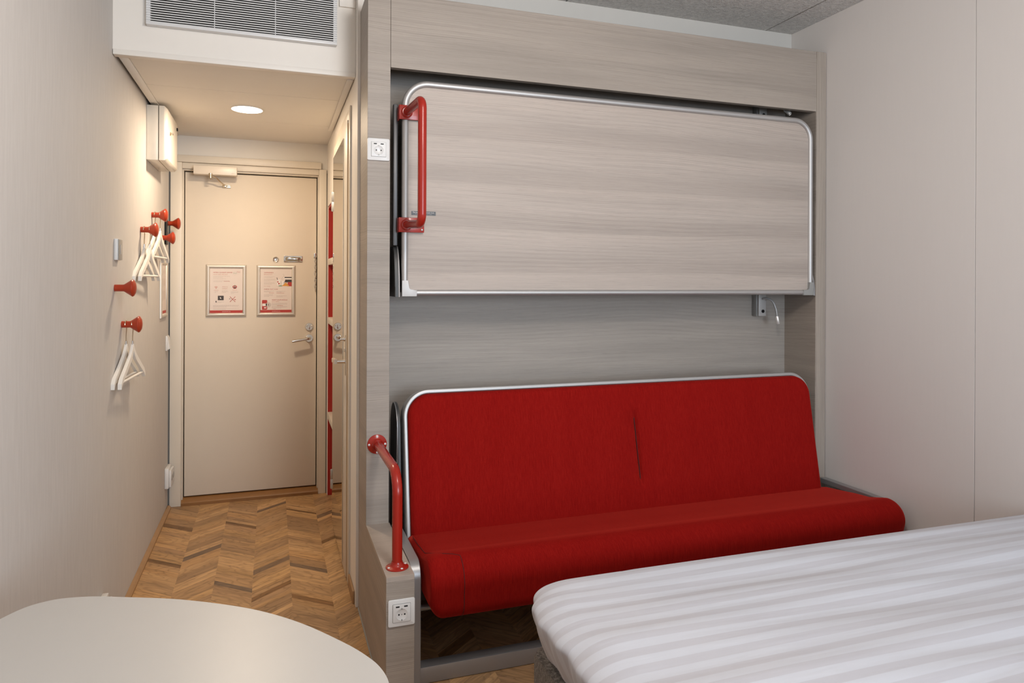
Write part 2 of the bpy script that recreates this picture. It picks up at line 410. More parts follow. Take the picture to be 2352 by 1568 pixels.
# bulkhead over the passage
b = B(); box(b, XL + 0.0005, XC - 0.0005, 3.13, 3.16, 2.318, ZC); box(b, 0.275, XC - 0.001, 3.118, 3.13, 2.60, ZC)
struct('wall_bulkhead', b, WHITE)
struct('trim_bulkhead', bx(XL + 0.002, XC - 0.001, 3.124, 3.165, 2.297, 2.319, bev=0.002), WHITE)
# window wall behind the camera
b = B(); wx0, wx1, wz0, wz1 = 0.75, 2.50, 0.85, 2.40
for a in ((XL - 0.1, wx0, 0, ZC), (wx1, XR + 0.1, 0, ZC), (wx0, wx1, 0, wz0), (wx0, wx1, wz1, ZC)): box(b, a[0], a[1], YW - 0.15, YW, a[2], a[3])
struct('wall_window', b, WHITE)
win = thing('window_1', None, None, ((wx0 + wx1) / 2, YW - 0.1, wz0), kind='structure')
for a in ((wx0, wx1, wz0, wz0 + 0.05), (wx0, wx1, wz1 - 0.05, wz1), (wx0, wx0 + 0.05, wz0 + 0.05, wz1 - 0.05), (wx1 - 0.05, wx1, wz0 + 0.05, wz1 - 0.05), (1.60, 1.65, wz0 + 0.05, wz1 - 0.05)):
    obj('window_frame', bx(a[0], a[1], YW - 0.12, YW - 0.06, a[2], a[3]), WHITE, win)
for a, c in ((wx0 + 0.05, 1.60), (1.65, wx1 - 0.05)): obj('pane', bx(a, c, YW - 0.092, YW - 0.088, wz0 + 0.05, wz1 - 0.05), GLASS, win)
obj('window_sill', bx(wx0 - 0.04, wx1 + 0.04, YW - 0.02, YW + 0.12, wz0 - 0.03, wz0, bev=0.004), WHITE, win)
# ceilings
cl = struct('ceiling', bx(XL - 0.1, XR + 0.1, YW - 0.1, 3.2, ZC + 0.02, ZC + 0.12), POP)
for a, c in ((XL - 0.1, 0.17), (0.172, 1.318), (1.32, 2.467), (2.4695, XR + 0.1)):
    obj('ceiling_panel', bx(a, c, YW - 0.1, 3.2, ZC, ZC + 0.019, bev=0.003, seg=1), POP, cl, local=True)
cc = struct('ceiling_corridor', bx(XL - 0.05, XC + 0.02, 3.165, 4.9, 2.325, 2.42), DARKV)  # slab coloured near black so the panel gaps read as shade
for a, c in ((3.166, 3.578), (3.581, 4.20), (4.203, YD)):
    obj('ceiling_panel', bx(-0.552, XC, a, c, 2.303, 2.322, bev=0.0015, seg=1), WHITEC, cc, local=True)
struct('trim_ceiling_left', bx(-0.588, -0.5525, 3.166, YD, 2.299, 2.324, bev=0.0015), WHITEC)
struct('trim_ceiling_right', bx(0.314, XC - 0.006, 3.166, 4.27, 2.293, 2.3025, bev=0.0015), WHITEC)

# floor: base slab with chevron oak strips on top
flo = struct('floor', bx(XL - 0.1, XR + 0.1, YW - 0.1, 4.95, -0.12, -0.004), plain('floor underlay', (0.22, 0.13, 0.07), 0.8))
rng = random.Random(11)
LIGHT = [(0.54, 0.325, 0.155), (0.50, 0.295, 0.132), (0.46, 0.265, 0.118), (0.42, 0.248, 0.118), (0.38, 0.225, 0.112), (0.47, 0.285, 0.140)]
ACC = [(0.215, 0.135, 0.080), (0.20, 0.105, 0.042), (0.185, 0.12, 0.075), (0.24, 0.12, 0.045)]
def clip_poly(poly, xa, xb, ya, yb):
    def cut(p, inside, inter):
        out = []
        for i in range(len(p)):
            a, c = p[i], p[(i + 1) % len(p)]
            if inside(a): out.append(a)
            if inside(a) != inside(c): out.append(inter(a, c))
        return out
    def ix(v): return lambda a, c: (v, a[1] + (c[1] - a[1]) * (v - a[0]) / (c[0] - a[0]))
    def iy(v): return lambda a, c: (a[0] + (c[0] - a[0]) * (v - a[1]) / (c[1] - a[1]), v)
    for ins, it in ((lambda q: q[0] >= xa, ix(xa)), (lambda q: q[0] <= xb, ix(xb)), (lambda q: q[1] >= ya, iy(ya)), (lambda q: q[1] <= yb, iy(yb))):
        poly = cut(poly, ins, it)
        if len(poly) < 3: return []
    return poly
def plank_mesh(entries):
    bm = bmesh.new(); uvl = bm.loops.layers.uv.new('grain'); cl_ = bm.loops.layers.float_color.new('tint')
    for poly, d, tint, off in entries:
        n = len(poly); top = [bm.verts.new((x, y, 0.0)) for x, y in poly]; bot = [bm.verts.new((x, y, -0.004)) for x, y in poly]
        fs = [bm.faces.new(top), bm.faces.new(bot[::-1])] + [bm.faces.new((top[i], bot[i], bot[(i + 1) % n], top[(i + 1) % n])) for i in range(n)]
        for f in fs:
            for l in f.loops:
                x, y = l.vert.co.x, l.vert.co.y
                l[uvl].uv = (x * d[0] + y * d[1] + off, -x * d[1] + y * d[0] + off * 3.7); l[cl_] = (*tint, 1)
    return bm
PW = 0.1685; X0 = -0.585
near, rest = [], []
k = -1
while X0 + k * PW < XR:
    xa, xb = X0 + k * PW, X0 + (k + 1) * PW
    s = -0.86 if k % 2 == 0 else 0.86
    y = YW - 0.25 + rng.random() * 0.05; since = 2
    ln = math.hypot(1, s); d = (1 / ln, s / ln)
    while y < 4.95:
        acc = since > 3 and rng.random() < 0.16
        t = rng.choice((0.045, 0.06, 0.028)) if acc else rng.choice((0.035, 0.05, 0.06, 0.075, 0.09, 0.105))
        if acc: tint = rng.choice(ACC); since = 0
        else:
            tint = rng.choice(LIGHT); since += 1; f = rng.uniform(0.86, 1.1); tint = tuple(c * f for c in tint)
        g = 0.00006; yl = y + g; yh = y + t - g
        s0 = 0 if s > 0 else -s * PW
        poly = [(xa + g, yl + s0), (xb - g, yl + s0 + s * PW), (xb - g, yh + s0 + s * PW), (xa + g, yh + s0)]
        poly = clip_poly(poly, XL + 0.0005, XR - 0.0005, YW, 4.78)
        if poly and not (min(p[0] for p in poly) > XC + 0.05 and min(p[1] for p in poly) > 3.04 and not (max(p[1] for p in poly) > 4.18 and min(p[0] for p in poly) < 0.70)):
            cx = sum(p[0] for p in poly) / len(poly); cy = sum(p[1] for p in poly) / len(poly)
            e = (poly, d, tint, rng.random() * 20)
            if (cx < 0.40 and cy > 2.02) or (0.45 < cx < 0.98 and 2.02 < cy < 2.45): near.append(e)
            else: rest.append(e)
        y += t
    k += 1
if len(near) > 299:
    near.sort(key=lambda e: -e[0][0][1]); rest += near[299:]; near = near[:299]
for e in near: obj('plank', plank_mesh([e]), PLANK, flo, smooth=0, local=True)
obj('plank_field', plank_mesh(rest), PLANK, flo, smooth=0, kind='stuff', local=True)
# skirting
b = B(); prism(b, [(XL + 0.0005, 0.0), (XL + 0.021, 0.0), (XL + 0.021, 0.008), (XL + 0.012, 0.018), (XL + 0.0005, 0.02)], 'y', YW, 4.73); struct('baseboard_left', b, OAK)
struct('baseboard_corridor', bx(XC - 0.010, XC - 0.0005, YB + 0.03, 3.27, 0, 0.055, bev=0.002), OAK)

# ------------------------------------------------------------------ entrance door
dr = thing('door_1', None, None, (-0.119, 4.80, 0), kind='structure')
obj('leaf', bx(-0.517, 0.279, 4.800, 4.84, 0.046, 2.082, bev=0.002), DOORM, dr)
obj('gap_seal_shade', bx(-0.527, 0.287, 4.832, 4.86, 0.02, 2.095), DARKV, dr, label='black sheet for the seal and shade in the gap round the leaf')  # black sheet stands in for seal and shade behind the leaf
for a, c in ((-0.534, -0.5225), (0.2845, 0.297)): obj('jamb', bx(a, c, 4.775, 4.855, 0, 2.09, bev=0.0015), FRAMEM, dr)
obj('head_jamb', bx(-0.534, 0.297, 4.775, 4.855, 2.0885, 2.104, bev=0.0015), FRAMEM, dr)
for a, c in ((-0.595, -0.529), (0.291, XC - 0.0055)): obj('casing', bx(a, c, 4.748, 4.7695, 0.0, 2.135, bev=0.003), FRAMEM, dr)
obj('head_casing', bx(-0.557, 0.305, 4.742, 4.7695, 2.1355, 2.180, bev=0.004), FRAMEM, dr)
obj('frame_stop', bx(-0.529, 0.291, 4.757, 4.7695, 2.098, 2.135, bev=0.003), FRAMEM, dr)
b = B(); prism(b, [(4.745, 0.0), (4.745, 0.018), (4.758, 0.030), (4.82, 0.040), (4.82, 0.0)], 'x', -0.529, 0.291); obj('threshold', b, OAKD, dr)
# lever handle, thumb turn, spyhole, night latch plate, chain
h = obj('handle_rose', lathe(B(), [(0.026, 0), (0.026, 0.004), (0.024, 0.008), (0, 0.008)], (0.234, 4.800, 1.023), (0, -1, 0)), CHROME, dr)
b = B(); tube(b, fillet([(0.234, 4.792, 1.023), (0.234, 4.745, 1.023), (0.125, 4.740, 1.008)], 0.016), 0.0095); obj('lever', b, CHROME, h)
lk = obj('lock_rose', lathe(B(), [(0.026, 0), (0.026, 0.005), (0.023, 0.009), (0, 0.009)], (0.234, 4.800, 1.098), (0, -1, 0)), CHROME, dr)
b = B(); box(b, 0.230, 0.238, 4.780, 4.7915, 1.082, 1.108, bev=0.002); obj('thumb_turn', b, CHROME, lk)
for q in (-0.016, 0.016): obj('screw', disc_screw(B(), (0.234 + q, 4.7912, 1.103), (0, -1, 0), 0.0035), BRUSHED, lk)
b = B(); lathe(b, [(0.019, 0), (0.019, 0.003), (0.015, 0.007), (0.011, 0.005), (0, 0.005)], (0.023, 4.800, 1.54), (0, -1, 0)); obj('spyhole', b, CHROME, dr)
pl = obj('latch_plate', prism(B(), [(0.1315 + x, 1.5445 + z) for x, z in rrect2(0.118, 0.041, 0.004, 3)], 'y', 4.7955, 4.7995, 0.001), CHROME, dr)
obj('recess', prism(B(), [(0.1315 + x, 1.5445 + z) for x, z in rrect2(0.098, 0.027, 0.013, 6)], 'y', 4.7935, 4.7953), plain('brass recess', (0.26, 0.19, 0.11), 0.35, 0.8), pl)
obj('slide', bx(0.095, 0.170, 4.789, 4.7933, 1.538, 1.552, bev=0.002), CHROME, pl)
b = B()
for i in range(11):
    z = 1.560 - i * 0.0215; n = 14; a = 0 if i % 2 else PI / 2
    path = [(0.271 + 0.006 * math.cos(2 * PI * q / n) * math.cos(a), 4.788 + 0.006 * math.cos(2 * PI * q / n) * math.sin(a), z + 0.0135 * math.sin(2 * PI * q / n)) for q in range(n)]
    tube(b, path, 0.0022, 6, closed=True)
obj('door_chain', b, CHROME, dr, kind='stuff')
b = B(); box(b, 0.262, 0.280, 4.786, 4.7995, 1.555, 1.585, bev=0.002); obj('chain_plate', b, CHROME, dr)

# door closer on the head of the door
t = thing('door_closer', 'cream overhead door closer with a bent steel arm at the top of the door', 'door closer', (-0.335, 4.73, 2.05))
obj('body', bx(-0.460, -0.210, 4.690, 4.747, 2.058, 2.112, bev=0.004), plain('cream closer cover', (0.76, 0.68, 0.58), 0.35), t)
b = B(); lathe(b, [(0.011, 0), (0.011, 0.010), (0.0085, 0.012), (0.0085, 0.030), (0, 0.030)], (-0.362, 4.684, 2.064), (0, 0, -1), 16); obj('spindle', b, BRUSHED, t)
b = B(); tube(b, fillet([(-0.362, 4.688, 2.050), (-0.33, 4.705, 2.040), (-0.312, 4.73, 2.022), (-0.285, 4.78, 2.004)], 0.012, 4), 0.0045, 8); obj('arm', b, BRUSHED, t)
b = B(); tube(b, fillet([(-0.370, 4.70, 2.060), (-0.372, 4.70, 2.034), (-0.350, 4.70, 2.030)], 0.01, 4), 0.002, 6); obj('adjusting_wire', b, BRUSHED, t)
b = B(); box(b, -0.300, -0.252, 4.792, 4.7993, 1.992, 2.008, bev=0.001); box(b, -0.300, -0.252, 4.778, 4.792, 2.004, 2.008, bev=0.001); box(b, -0.296, -0.278, 4.776, 4.79, 1.996, 2.004, bev=0.001); obj('bracket', b, BRUSHED, t)
b = B()
for i, (hh, tt) in enumerate(((0.006, -0.008), (0.009, 0.0), (0.006, 0.008))):
    x = -0.233 + tt; quad(b, [(x - 0.003, 4.6898, 2.068), (x + 0.003, 4.6898, 2.068), (x, 4.6898, 2.068 + hh)])
obj('crown_mark', b, plain('embossed mark', (0.60, 0.54, 0.46), 0.5), t, smooth=0, kind='stuff')

# ------------------------------------------------------------------ framed notices (drawn flat print)
def snap_frame(name, label, loc, rz, W, H, group):
    t = thing(name, label, 'poster', loc, rz, group)
    pr = [(0, 0), (0.012, 0.001), (0.0145, 0.006), (0.013, 0.010), (0.009, 0.0125), (0.004, 0.011), (0.0, 0.006)]
    # four mitred profiles, each a mesh of its own
    w2, h2 = W / 2, H / 2; prof = [(0.0, 0.001), (0.0005, 0.006), (0.006, 0.0115), (0.014, 0.0125), (0.021, 0.009), (0.024, 0.005), (0.024, 0.001)]
    for ax in range(4):
        b = B(); rings = []
        for e in (-1, 1):
            ring = []
            for ins, dep in prof:
                if ax == 0: p = (e * (w2 - ins), -dep, -h2 + ins)
                elif ax == 1: p = (e * (w2 - ins), -dep, h2 - ins)
                elif ax == 2: p = (-w2 + ins, -dep, e * (h2 - ins))
                else: p = (w2 - ins, -dep, e * (h2 - ins))
                ring.append(b.verts.new(p))
            rings.append(ring)
        n = len(prof)
        for j in range(n): b.faces.new((rings[0][j], rings[0][(j + 1) % n], rings[1][(j + 1) % n], rings[1][j]))
        b.faces.new(rings[0]); b.faces.new(rings[1][::-1])
        obj('frame_rail', b, POSTERF, t, local=True, smooth=60)
    sheet = obj('sheet', bx(-w2 + 0.02, w2 - 0.02, -0.004, -0.001, -h2 + 0.02, h2 - 0.02), PAPERW, t, local=True)
    return t, sheet, (W - 0.048), (H - 0.048)
class Print:
    """flat print on a sheet: u,v in 0..1 from the lower left of the visible sheet, one mesh per ink"""
    def __init__(s, w_, h): s.w, s.h, s.m, s.y = w_, h, {}, -0.0044
    def P(s, u, v): return (-s.w / 2 + u * s.w, s.y, -s.h / 2 + v * s.h)
    def g(s, k): return s.m.setdefault(k, bmesh.new())
    def lay(s, d=0.00012): s.y -= d
    def rect(s, k, u0, v0, u1, v1): quad(s.g(k), [s.P(u0, v0), s.P(u1, v0), s.P(u1, v1), s.P(u0, v1)])
    def poly(s, k, pts): quad(s.g(k), [s.P(*p) for p in pts])
    def disc(s, k, u, v, r, a0=0, a1=360, n=20):
        c = s.P(u, v); pts = [(c[0] + r * s.w * math.cos(R(a0 + (a1 - a0) * i / n)), s.y, c[2] + r * s.w * math.sin(R(a0 + (a1 - a0) * i / n))) for i in range(n + (0 if a1 - a0 == 360 else 1))]
        if a1 - a0 != 360: pts.append(c)
        quad(s.g(k), pts)
    def ring(s, k, u, v, r, t=0.006, a0=0, a1=360, n=24):
        c = s.P(u, v); bm = s.g(k)
        for i in range(n):
            p = []
            for a, rr in ((i, r), (i + 1, r), (i + 1, r - t), (i, r - t)):
                an = R(a0 + (a1 - a0) * a / n); p.append((c[0] + rr * s.w * math.cos(an), s.y, c[2] + rr * s.w * math.sin(an)))
            quad(bm, p)
    def line(s, k, u0, v0, u1, v1, t):
        a, c = Vector(s.P(u0, v0)), Vector(s.P(u1, v1)); d = (c - a).normalized(); n = Vector((-d.z, 0, d.x)) * t * s.w / 2
        quad(s.g(k), [a + n, a - n, c - n, c + n])
    def text(s, k, st, u, v, size, u1=None, bold=False):
        p = s.P(u, v); add_text(s.g(k), st, p[0], p[2], size * s.h, s.y, (u1 - u) * s.w if u1 else None, bold)
    def done(s, parent):
        for (name, mat), bm in s.m.items(): obj('print_' + name, bm, mat, parent, smooth=0, local=True, kind='stuff')
RED, PALE, GREY, INK, YEL, GRN, WHT = (('red', INKR), ('pale_red', INKP), ('grey', INKG), ('dark', INKD), ('yellow', INKY), ('green', INKN), ('white', INKW))
def grey_lines(p, u0, u1, v, rows, step, ink=GREY, h=0.008):
    rr = random.Random(int(u0 * 1000 + v * 997))
    for i in range(rows):
        e = u1 if i < rows - 1 else u0 + (u1 - u0) * rr.uniform(0.4, 0.8)
        u = u0
        while u < e - 0.02:
            wd = rr.uniform(0.02, 0.06); p.rect(ink, u, v - i * step, min(u + wd, e), v - i * step + h); u += wd + 0.009
t, sh, pw, ph = snap_frame('framed_poster', 'left framed notice on the entrance door, with a dark screen and crossed red lines', (-0.275, 4.7995, 1.337), 0, 0.240, 0.332, 'framed notices by the door')
p = Print(pw, ph)
p.text(RED, 'MITEN ONNISTUIMME?', 0.10, 0.895, 0.036, 0.69, True); p.text(PALE, 'HOW DID WE DO?', 0.10, 0.850, 0.036, 0.54)
grey_lines(p, 0.10, 0.61, 0.815, 2, 0.022); grey_lines(p, 0.10, 0.61, 0.76, 1, 0.02); grey_lines(p, 0.10, 0.61, 0.715, 2, 0.02); p.rect(PALE, 0.42, 0.705, 0.61, 0.713)
p.ring(GREY, 0.765, 0.895, 0.06); p.ring(GREY, 0.875, 0.92, 0.06); p.text(GRN, 'Kiva!', 0.725, 0.885, 0.03, 0.81, True); p.text(RED, 'Hyvä', 0.835, 0.913, 0.03, 0.92, True)
for r_, v0 in ((0.075, 0.0), (0.055, 0.0), (0.033, 0.0)): p.ring(PALE, 0.185, 0.545, r_, 0.013, 45, 135, 12)
p.disc(PALE, 0.185, 0.55, 0.013); p.text(PALE, 'NOPEA WIFI', 0.12, 0.50, 0.022, 0.26); grey_lines(p, 0.145, 0.24, 0.475, 2, 0.018)
p.text(PALE, 'NETFLIX &', 0.37, 0.575, 0.030, 0.54); p.text(PALE, 'SARJAT', 0.37, 0.535, 0.030, 0.54); grey_lines(p, 0.36, 0.56, 0.49, 3, 0.018)
# apple drawing
p.disc(RED, 0.735, 0.585, 0.042); p.disc(RED, 0.785, 0.585, 0.042); p.poly(RED, [(0.70, 0.57), (0.82, 0.57), (0.79, 0.545), (0.73, 0.545)]); p.line(GRN, 0.76, 0.605, 0.768, 0.635, 0.012)
p.lay(); p.disc(WHT, 0.737, 0.583, 0.016); p.disc(WHT, 0.783, 0.583, 0.016)
p.text(PALE, 'APPLE PIE', 0.69, 0.505, 0.025, 0.83); grey_lines(p, 0.64, 0.87, 0.475, 3, 0.02)
p.rect(INK, 0.24, 0.285, 0.42, 0.385); p.rect(INK, 0.17, 0.235, 0.20, 0.27); grey_lines(p, 0.20, 0.42, 0.245, 2, 0.018); p.lay(); p.poly(WHT, [(0.30, 0.345), (0.315, 0.355), (0.345, 0.33), (0.335, 0.315), (0.315, 0.32)])
p.line(RED, 0.61, 0.365, 0.78, 0.245, 0.014); p.line(RED, 0.78, 0.365, 0.61, 0.245, 0.014); p.rect(INK, 0.59, 0.31, 0.62, 0.322); p.rect(RED, 0.745, 0.29, 0.795, 0.305)
grey_lines(p, 0.10, 0.89, 0.165, 3, 0.018); grey_lines(p, 0.10, 0.89, 0.095, 2, 0.018)
p.rect(RED, 0.0, 0.0, 1.0, 0.058); p.lay(); p.text(WHT, 'omenahotels.com', 0.37, 0.020, 0.026, 0.63)
p.done(sh)
t, sh, pw, ph = snap_frame('framed_poster', 'right framed notice on the entrance door, printed with breakfast and check out times', (0.026, 4.7995, 1.337), 0, 0.240, 0.332, 'framed notices by the door')
p = Print(pw, ph)
p.text(RED, 'AAMIAINEN', 0.11, 0.90, 0.036, 0.41, True); p.text(PALE, 'BREAKFAST', 0.11, 0.857, 0.036, 0.38)
grey_lines(p, 0.11, 0.45, 0.815, 2, 0.02); grey_lines(p, 0.11, 0.47, 0.755, 3, 0.02); grey_lines(p, 0.11, 0.45, 0.68, 3, 0.02); p.text(PALE, 'lue lisää', 0.11, 0.595, 0.022, 0.31)
# breakfast drawing: jar, mug with steam, croissant, coffee maker
p.poly(WHT, [(0.53, 0.61), (0.63, 0.61), (0.64, 0.76), (0.52, 0.76)]); p.line(INK, 0.52, 0.80, 0.545, 0.74, 0.018)
p.poly(WHT, [(0.65, 0.625), (0.77, 0.625), (0.78, 0.725), (0.64, 0.725)]); p.ring(GREY, 0.79, 0.68, 0.04, 0.012)
for (a, c) in (((0.71, 0.885), (0.755, 0.86)), ((0.755, 0.86), (0.745, 0.83)), ((0.745, 0.83), (0.69, 0.79)), ((0.69, 0.79), (0.685, 0.765)), ((0.685, 0.765), (0.71, 0.75))): p.line(GREY, *a, *c, 0.012)
p.rect(INK, 0.77, 0.79, 1.0, 0.815); p.rect(WHT, 0.77, 0.755, 1.0, 0.79); p.rect(INK, 0.79, 0.69, 1.0, 0.755)
p.lay(); p.disc(RED, 0.555, 0.70, 0.022); p.disc(RED, 0.59, 0.66, 0.026); p.rect(GREY, 0.645, 0.63, 0.67, 0.72); p.poly(RED, [(0.86, 0.60), (1.0, 0.60), (1.0, 0.695), (0.88, 0.695)])
p.rect(GRN, 0.58, 0.60, 0.70, 0.618); p.lay(); p.poly(YEL, [(0.68, 0.605), (0.93, 0.605), (0.87, 0.65), (0.83, 0.68), (0.79, 0.68), (0.74, 0.64)]); p.disc(INK, 0.795, 0.70, 0.03, 0, 180)
p.text(RED, 'CHECK OUT 12.00', 0.11, 0.52, 0.036, 0.55, True)
grey_lines(p, 0.11, 0.44, 0.485, 2, 0.02); p.rect(PALE, 0.27, 0.445, 0.43, 0.453); grey_lines(p, 0.11, 0.40, 0.405, 3, 0.02); grey_lines(p, 0.51, 0.80, 0.48, 2, 0.02); p.rect(PALE, 0.51, 0.44, 0.76, 0.448); grey_lines(p, 0.51, 0.84, 0.375, 2, 0.02)
p.text(RED, 'VINKIT KAUPUNGILLE', 0.36, 0.275, 0.034, 0.86, True); p.text(PALE, 'CITY INFO', 0.36, 0.235, 0.034, 0.60)
grey_lines(p, 0.36, 0.86, 0.205, 3, 0.02); grey_lines(p, 0.36, 0.86, 0.135, 3, 0.02); p.rect(PALE, 0.53, 0.15, 0.72, 0.158); grey_lines(p, 0.40, 0.62, 0.075, 1, 0.02, PALE)
p.poly(RED, [(0.065, 0.065), (0.20, 0.065), (0.215, 0.08), (0.215, 0.27), (0.20, 0.285), (0.065, 0.285), (0.05, 0.27), (0.05, 0.08)])
p.lay(); p.rect(PAPERW and WHT, 0.06, 0.145, 0.205, 0.205); p.disc(GREY, 0.255, 0.175, 0.085); p.rect(WHT, 0.115, 0.095, 0.185, 0.12); p.lay(); p.rect(INK, 0.245, 0.155, 0.262, 0.195)
p.rect(RED, 0.0, 0.0, 1.0, 0.058); p.lay(); p.text(WHT, 'omenahotels.com', 0.37, 0.020, 0.026, 0.63)
p.done(sh)
t, sh, pw, ph = snap_frame('framed_poster', 'framed notice on the left wall beside the entrance door frame', (XL + 0.0005, 4.505, 1.350), R(90), 0.240, 0.332, 'framed notices by the door')
p = Print(pw, ph); grey_lines(p, 0.10, 0.7, 0.86, 3, 0.03); grey_lines(p, 0.10, 0.88, 0.70, 6, 0.03); grey_lines(p, 0.10, 0.88, 0.45, 7, 0.03); p.rect(RED, 0.0, 0.0, 1.0, 0.058); p.done(sh)

# ------------------------------------------------------------------ bathroom door with mirror, standing proud of the passage wall
bd = thing('door_2', None, None, (0.338, 3.72, 0), kind='structure')
XD = 0.331
obj('leaf', bx(XD, XD + 0.012, 3.335, 4.085, 0.015, 2.155, bev=0.001), FRAMEM, bd)
obj('leaf_edge', bx(XD + 0.0015, XD + 0.030, 3.3325, 3.3348, 0.016, 2.14), BEECH, bd, label='raw wooden edge of the leaf')
obj('leaf_core', bx(XD + 0.0122, XD + 0.034, 3.3352, 4.08, 0.016, 2.11), BEECH, bd)
obj('jamb', bx(XC - 0.009, XC - 0.0005, 3.272, 3.326, 0.0, 2.21, bev=0.002), FRAMEM, bd)
obj('head_jamb', bx(XC - 0.006, XC - 0.0005, 3.327, 4.13, 2.16, 2.21, bev=0.002), FRAMEM, bd)
obj('jamb', bx(XC - 0.006, XC - 0.0005, 4.10, 4.15, 0.0, 2.15, bev=0.002), FRAMEM, bd)
for z in (1.853, 0.271):
    b = B(); lathe(b, [(0.007, 0), (0.008, 0.003), (0.008, 0.052), (0.0065, 0.054), (0.008, 0.056), (0.008, 0.107), (0.007, 0.11), (0, 0.11)], (XD - 0.004, 4.094, z - 0.055), (0, 0, 1), 14); obj('hinge', b, ALU, bd)
b = B(); box(b, XD - 0.0025, XD - 0.0002, 3.36, 3.392, 0.955, 1.145, bev=0.0008); hp = obj('handle_plate', b, BRUSHED, bd)
b = B(); lathe(b, [(0.011, 0), (0.009, 0.004), (0.008, 0.040), (0, 0.040)], (XD - 0.002, 3.376, 1.020), (-1, 0, 0), 14); obj('lever_neck', b, CHROME, hp)
b = B(); sweep(b, [(XD - 0.046, 3.366, 1.021), (XD - 0.047, 3.43, 1.019), (XD - 0.048, 3.487, 1.016)], rrect2(0.022, 0.014, 0.003, 3), up=(0, 0, 1)); obj('lever', b, CLEARP, hp, label='pale lever with a flat block shape')
b = B(); lathe(b, [(0.010, 0), (0.010, 0.004), (0.006, 0.010), (0.006, 0.024), (0, 0.024)], (XD - 0.002, 3.376, 1.125), (-1, 0, 0), 14); obj('thumb_turn', b, CHROME, hp)
b = B(); lathe(b, [(0.009, 0), (0.009, 0.005), (0, 0.006)], (XD - 0.002, 3.376, 1.075), (-1, 0, 0), 14); obj('keyhole', b, CHROME, hp)
tag_m = obj('wall_mirror', bx(XD - 0.0045, XD - 0.0005, 3.485, 4.07, 0.03, 2.098, bev=0.001, seg=1), MIRROR, None, 'tall frameless mirror covering the white bathroom door', cat='mirror')

# niche with red lining beside the entrance door: built-in shelves
t = thing('shelf_niche', 'tall built-in niche with red lining and white shelves beside the entrance door', 'shelf', (0.50, 4.465, 0))
b = B(); box(b, 0.700, 0.72, 4.222, 4.708, 0.0005, 1.886); obj('back_panel', b, REDN, t)
for a, c in ((4.2225, 4.2325), (4.6975, 4.7075)): obj('side_panel', bx(XC + 0.004, 0.6995, a, c, 0.0005, 1.886), REDN, t)
for z in (1.505, 1.125, 0.505): obj('shelf', bx(XC + 0.001, 0.699, 4.233, 4.697, z, z + 0.040, bev=0.002), FRAMEM, t)
obj('top_panel', bx(XC + 0.004, 0.699, 4.233, 4.697, 1.872, 1.886), REDN, t)

# ------------------------------------------------------------------ ventilation grille in the bulkhead
t = thing('ventilation_grille', 'wide white slatted ventilation grille high over the passage', 'vent', (-0.108, 3.125, 2.422))
obj('recess_shade', bx(-0.463, 0.247, 3.1265, 3.1295, 2.434, 2.690), DARKV, t)  # black plate painted as the shade of the opening behind the slats
for i in range(27): obj('slat', bx(-0.479, 0.263, 3.100, 3.1035, 2.4415 + i * 0.0095, 2.4455 + i * 0.0095), PLASTIC, t, smooth=0)
obj('bottom_rail', bx(-0.479, 0.263, 3.098, 3.1295, 2.422, 2.437, bev=0.002), PLASTIC, t)
obj('top_rail', bx(-0.479, 0.263, 3.098, 3.1295, 2.700, 2.716, bev=0.002), PLASTIC, t)
for a, c in ((-0.479, -0.4635), (0.2475, 0.263)): obj('side_rail', bx(a, c, 3.104, 3.1295, 2.437, 2.70), PLASTIC, t)
for x in (-0.227, 0.010): obj('stay_rod', bx(x - 0.0015, x + 0.0015, 3.1037, 3.1065, 2.437, 2.70), PLASTIC, t)

# recessed lamp in the passage ceiling (its own light is part of it)
t = thing('ceiling_downlight', 'round glowing recessed downlight in the low passage ceiling', 'ceiling light', (-0.127, 3.918, 2.30))
b = B(); lathe(b, [(0.077, 0.0), (0.081, 0.0), (0.082, 0.002), (0.082, 0.004), (0.077, 0.004)], (-0.127, 3.918, 2.3025), (0, 0, -1), 32); obj('trim_ring', b, WHITE, t)
b = B(); lathe(b, [(0.0765, 0.0), (0.0765, 0.003), (0.05, 0.008), (0, 0.010)], (-0.127, 3.918, 2.3015), (0, 0, -1), 32); obj('diffuser', b, LAMP, t)
l = area('downlight_glow', (-0.127, 3.918, 2.288), (0, 0, 0), 0.13, 0.13, 12.8, (1.0, 0.79, 0.56), 'DISK'); l.parent = t; l.location = (0, 0, -0.012)

# fuse box high on the left wall
t = thing('fuse_box', 'white metal fuse box mounted high on the left wall under the passage ceiling', 'fuse box', (XL, 4.12, 2.005))
fm = plain('cream enamel', (0.78, 0.73, 0.65), 0.3)
obj('body', bx(XL + 0.0005, -0.548, 3.92, 4.325, 2.010, 2.287, bev=0.002), fm, t)
b = B(); t0 = bmesh.new()
outer = [(3.92, 2.010), (4.325, 2.010), (4.325, 2.287), (3.92, 2.287)]; inner = [(3.932, 2.022), (4.313, 2.022), (4.313, 2.275), (3.932, 2.275)]
va = [t0.verts.new((-0.5445, y, z)) for y, z in outer]; vb = [t0.verts.new((-0.520, y, z)) for y, z in outer]; vc = [t0.verts.new((-0.506, y, z)) for y, z in inner]
t0.faces.new(va); t0.faces.new(vc[::-1])
for A, Cc in ((va, vb), (vb, vc)):
    for i in range(4): t0.faces.new((A[i], A[(i + 1) % 4], Cc[(i + 1) % 4], Cc[i]))
bmesh.ops.bevel(t0, geom=[e for e in t0.edges], offset=0.0012, segments=1, affect='EDGES'); b.free()
ld = obj('lid', t0, fm, t)
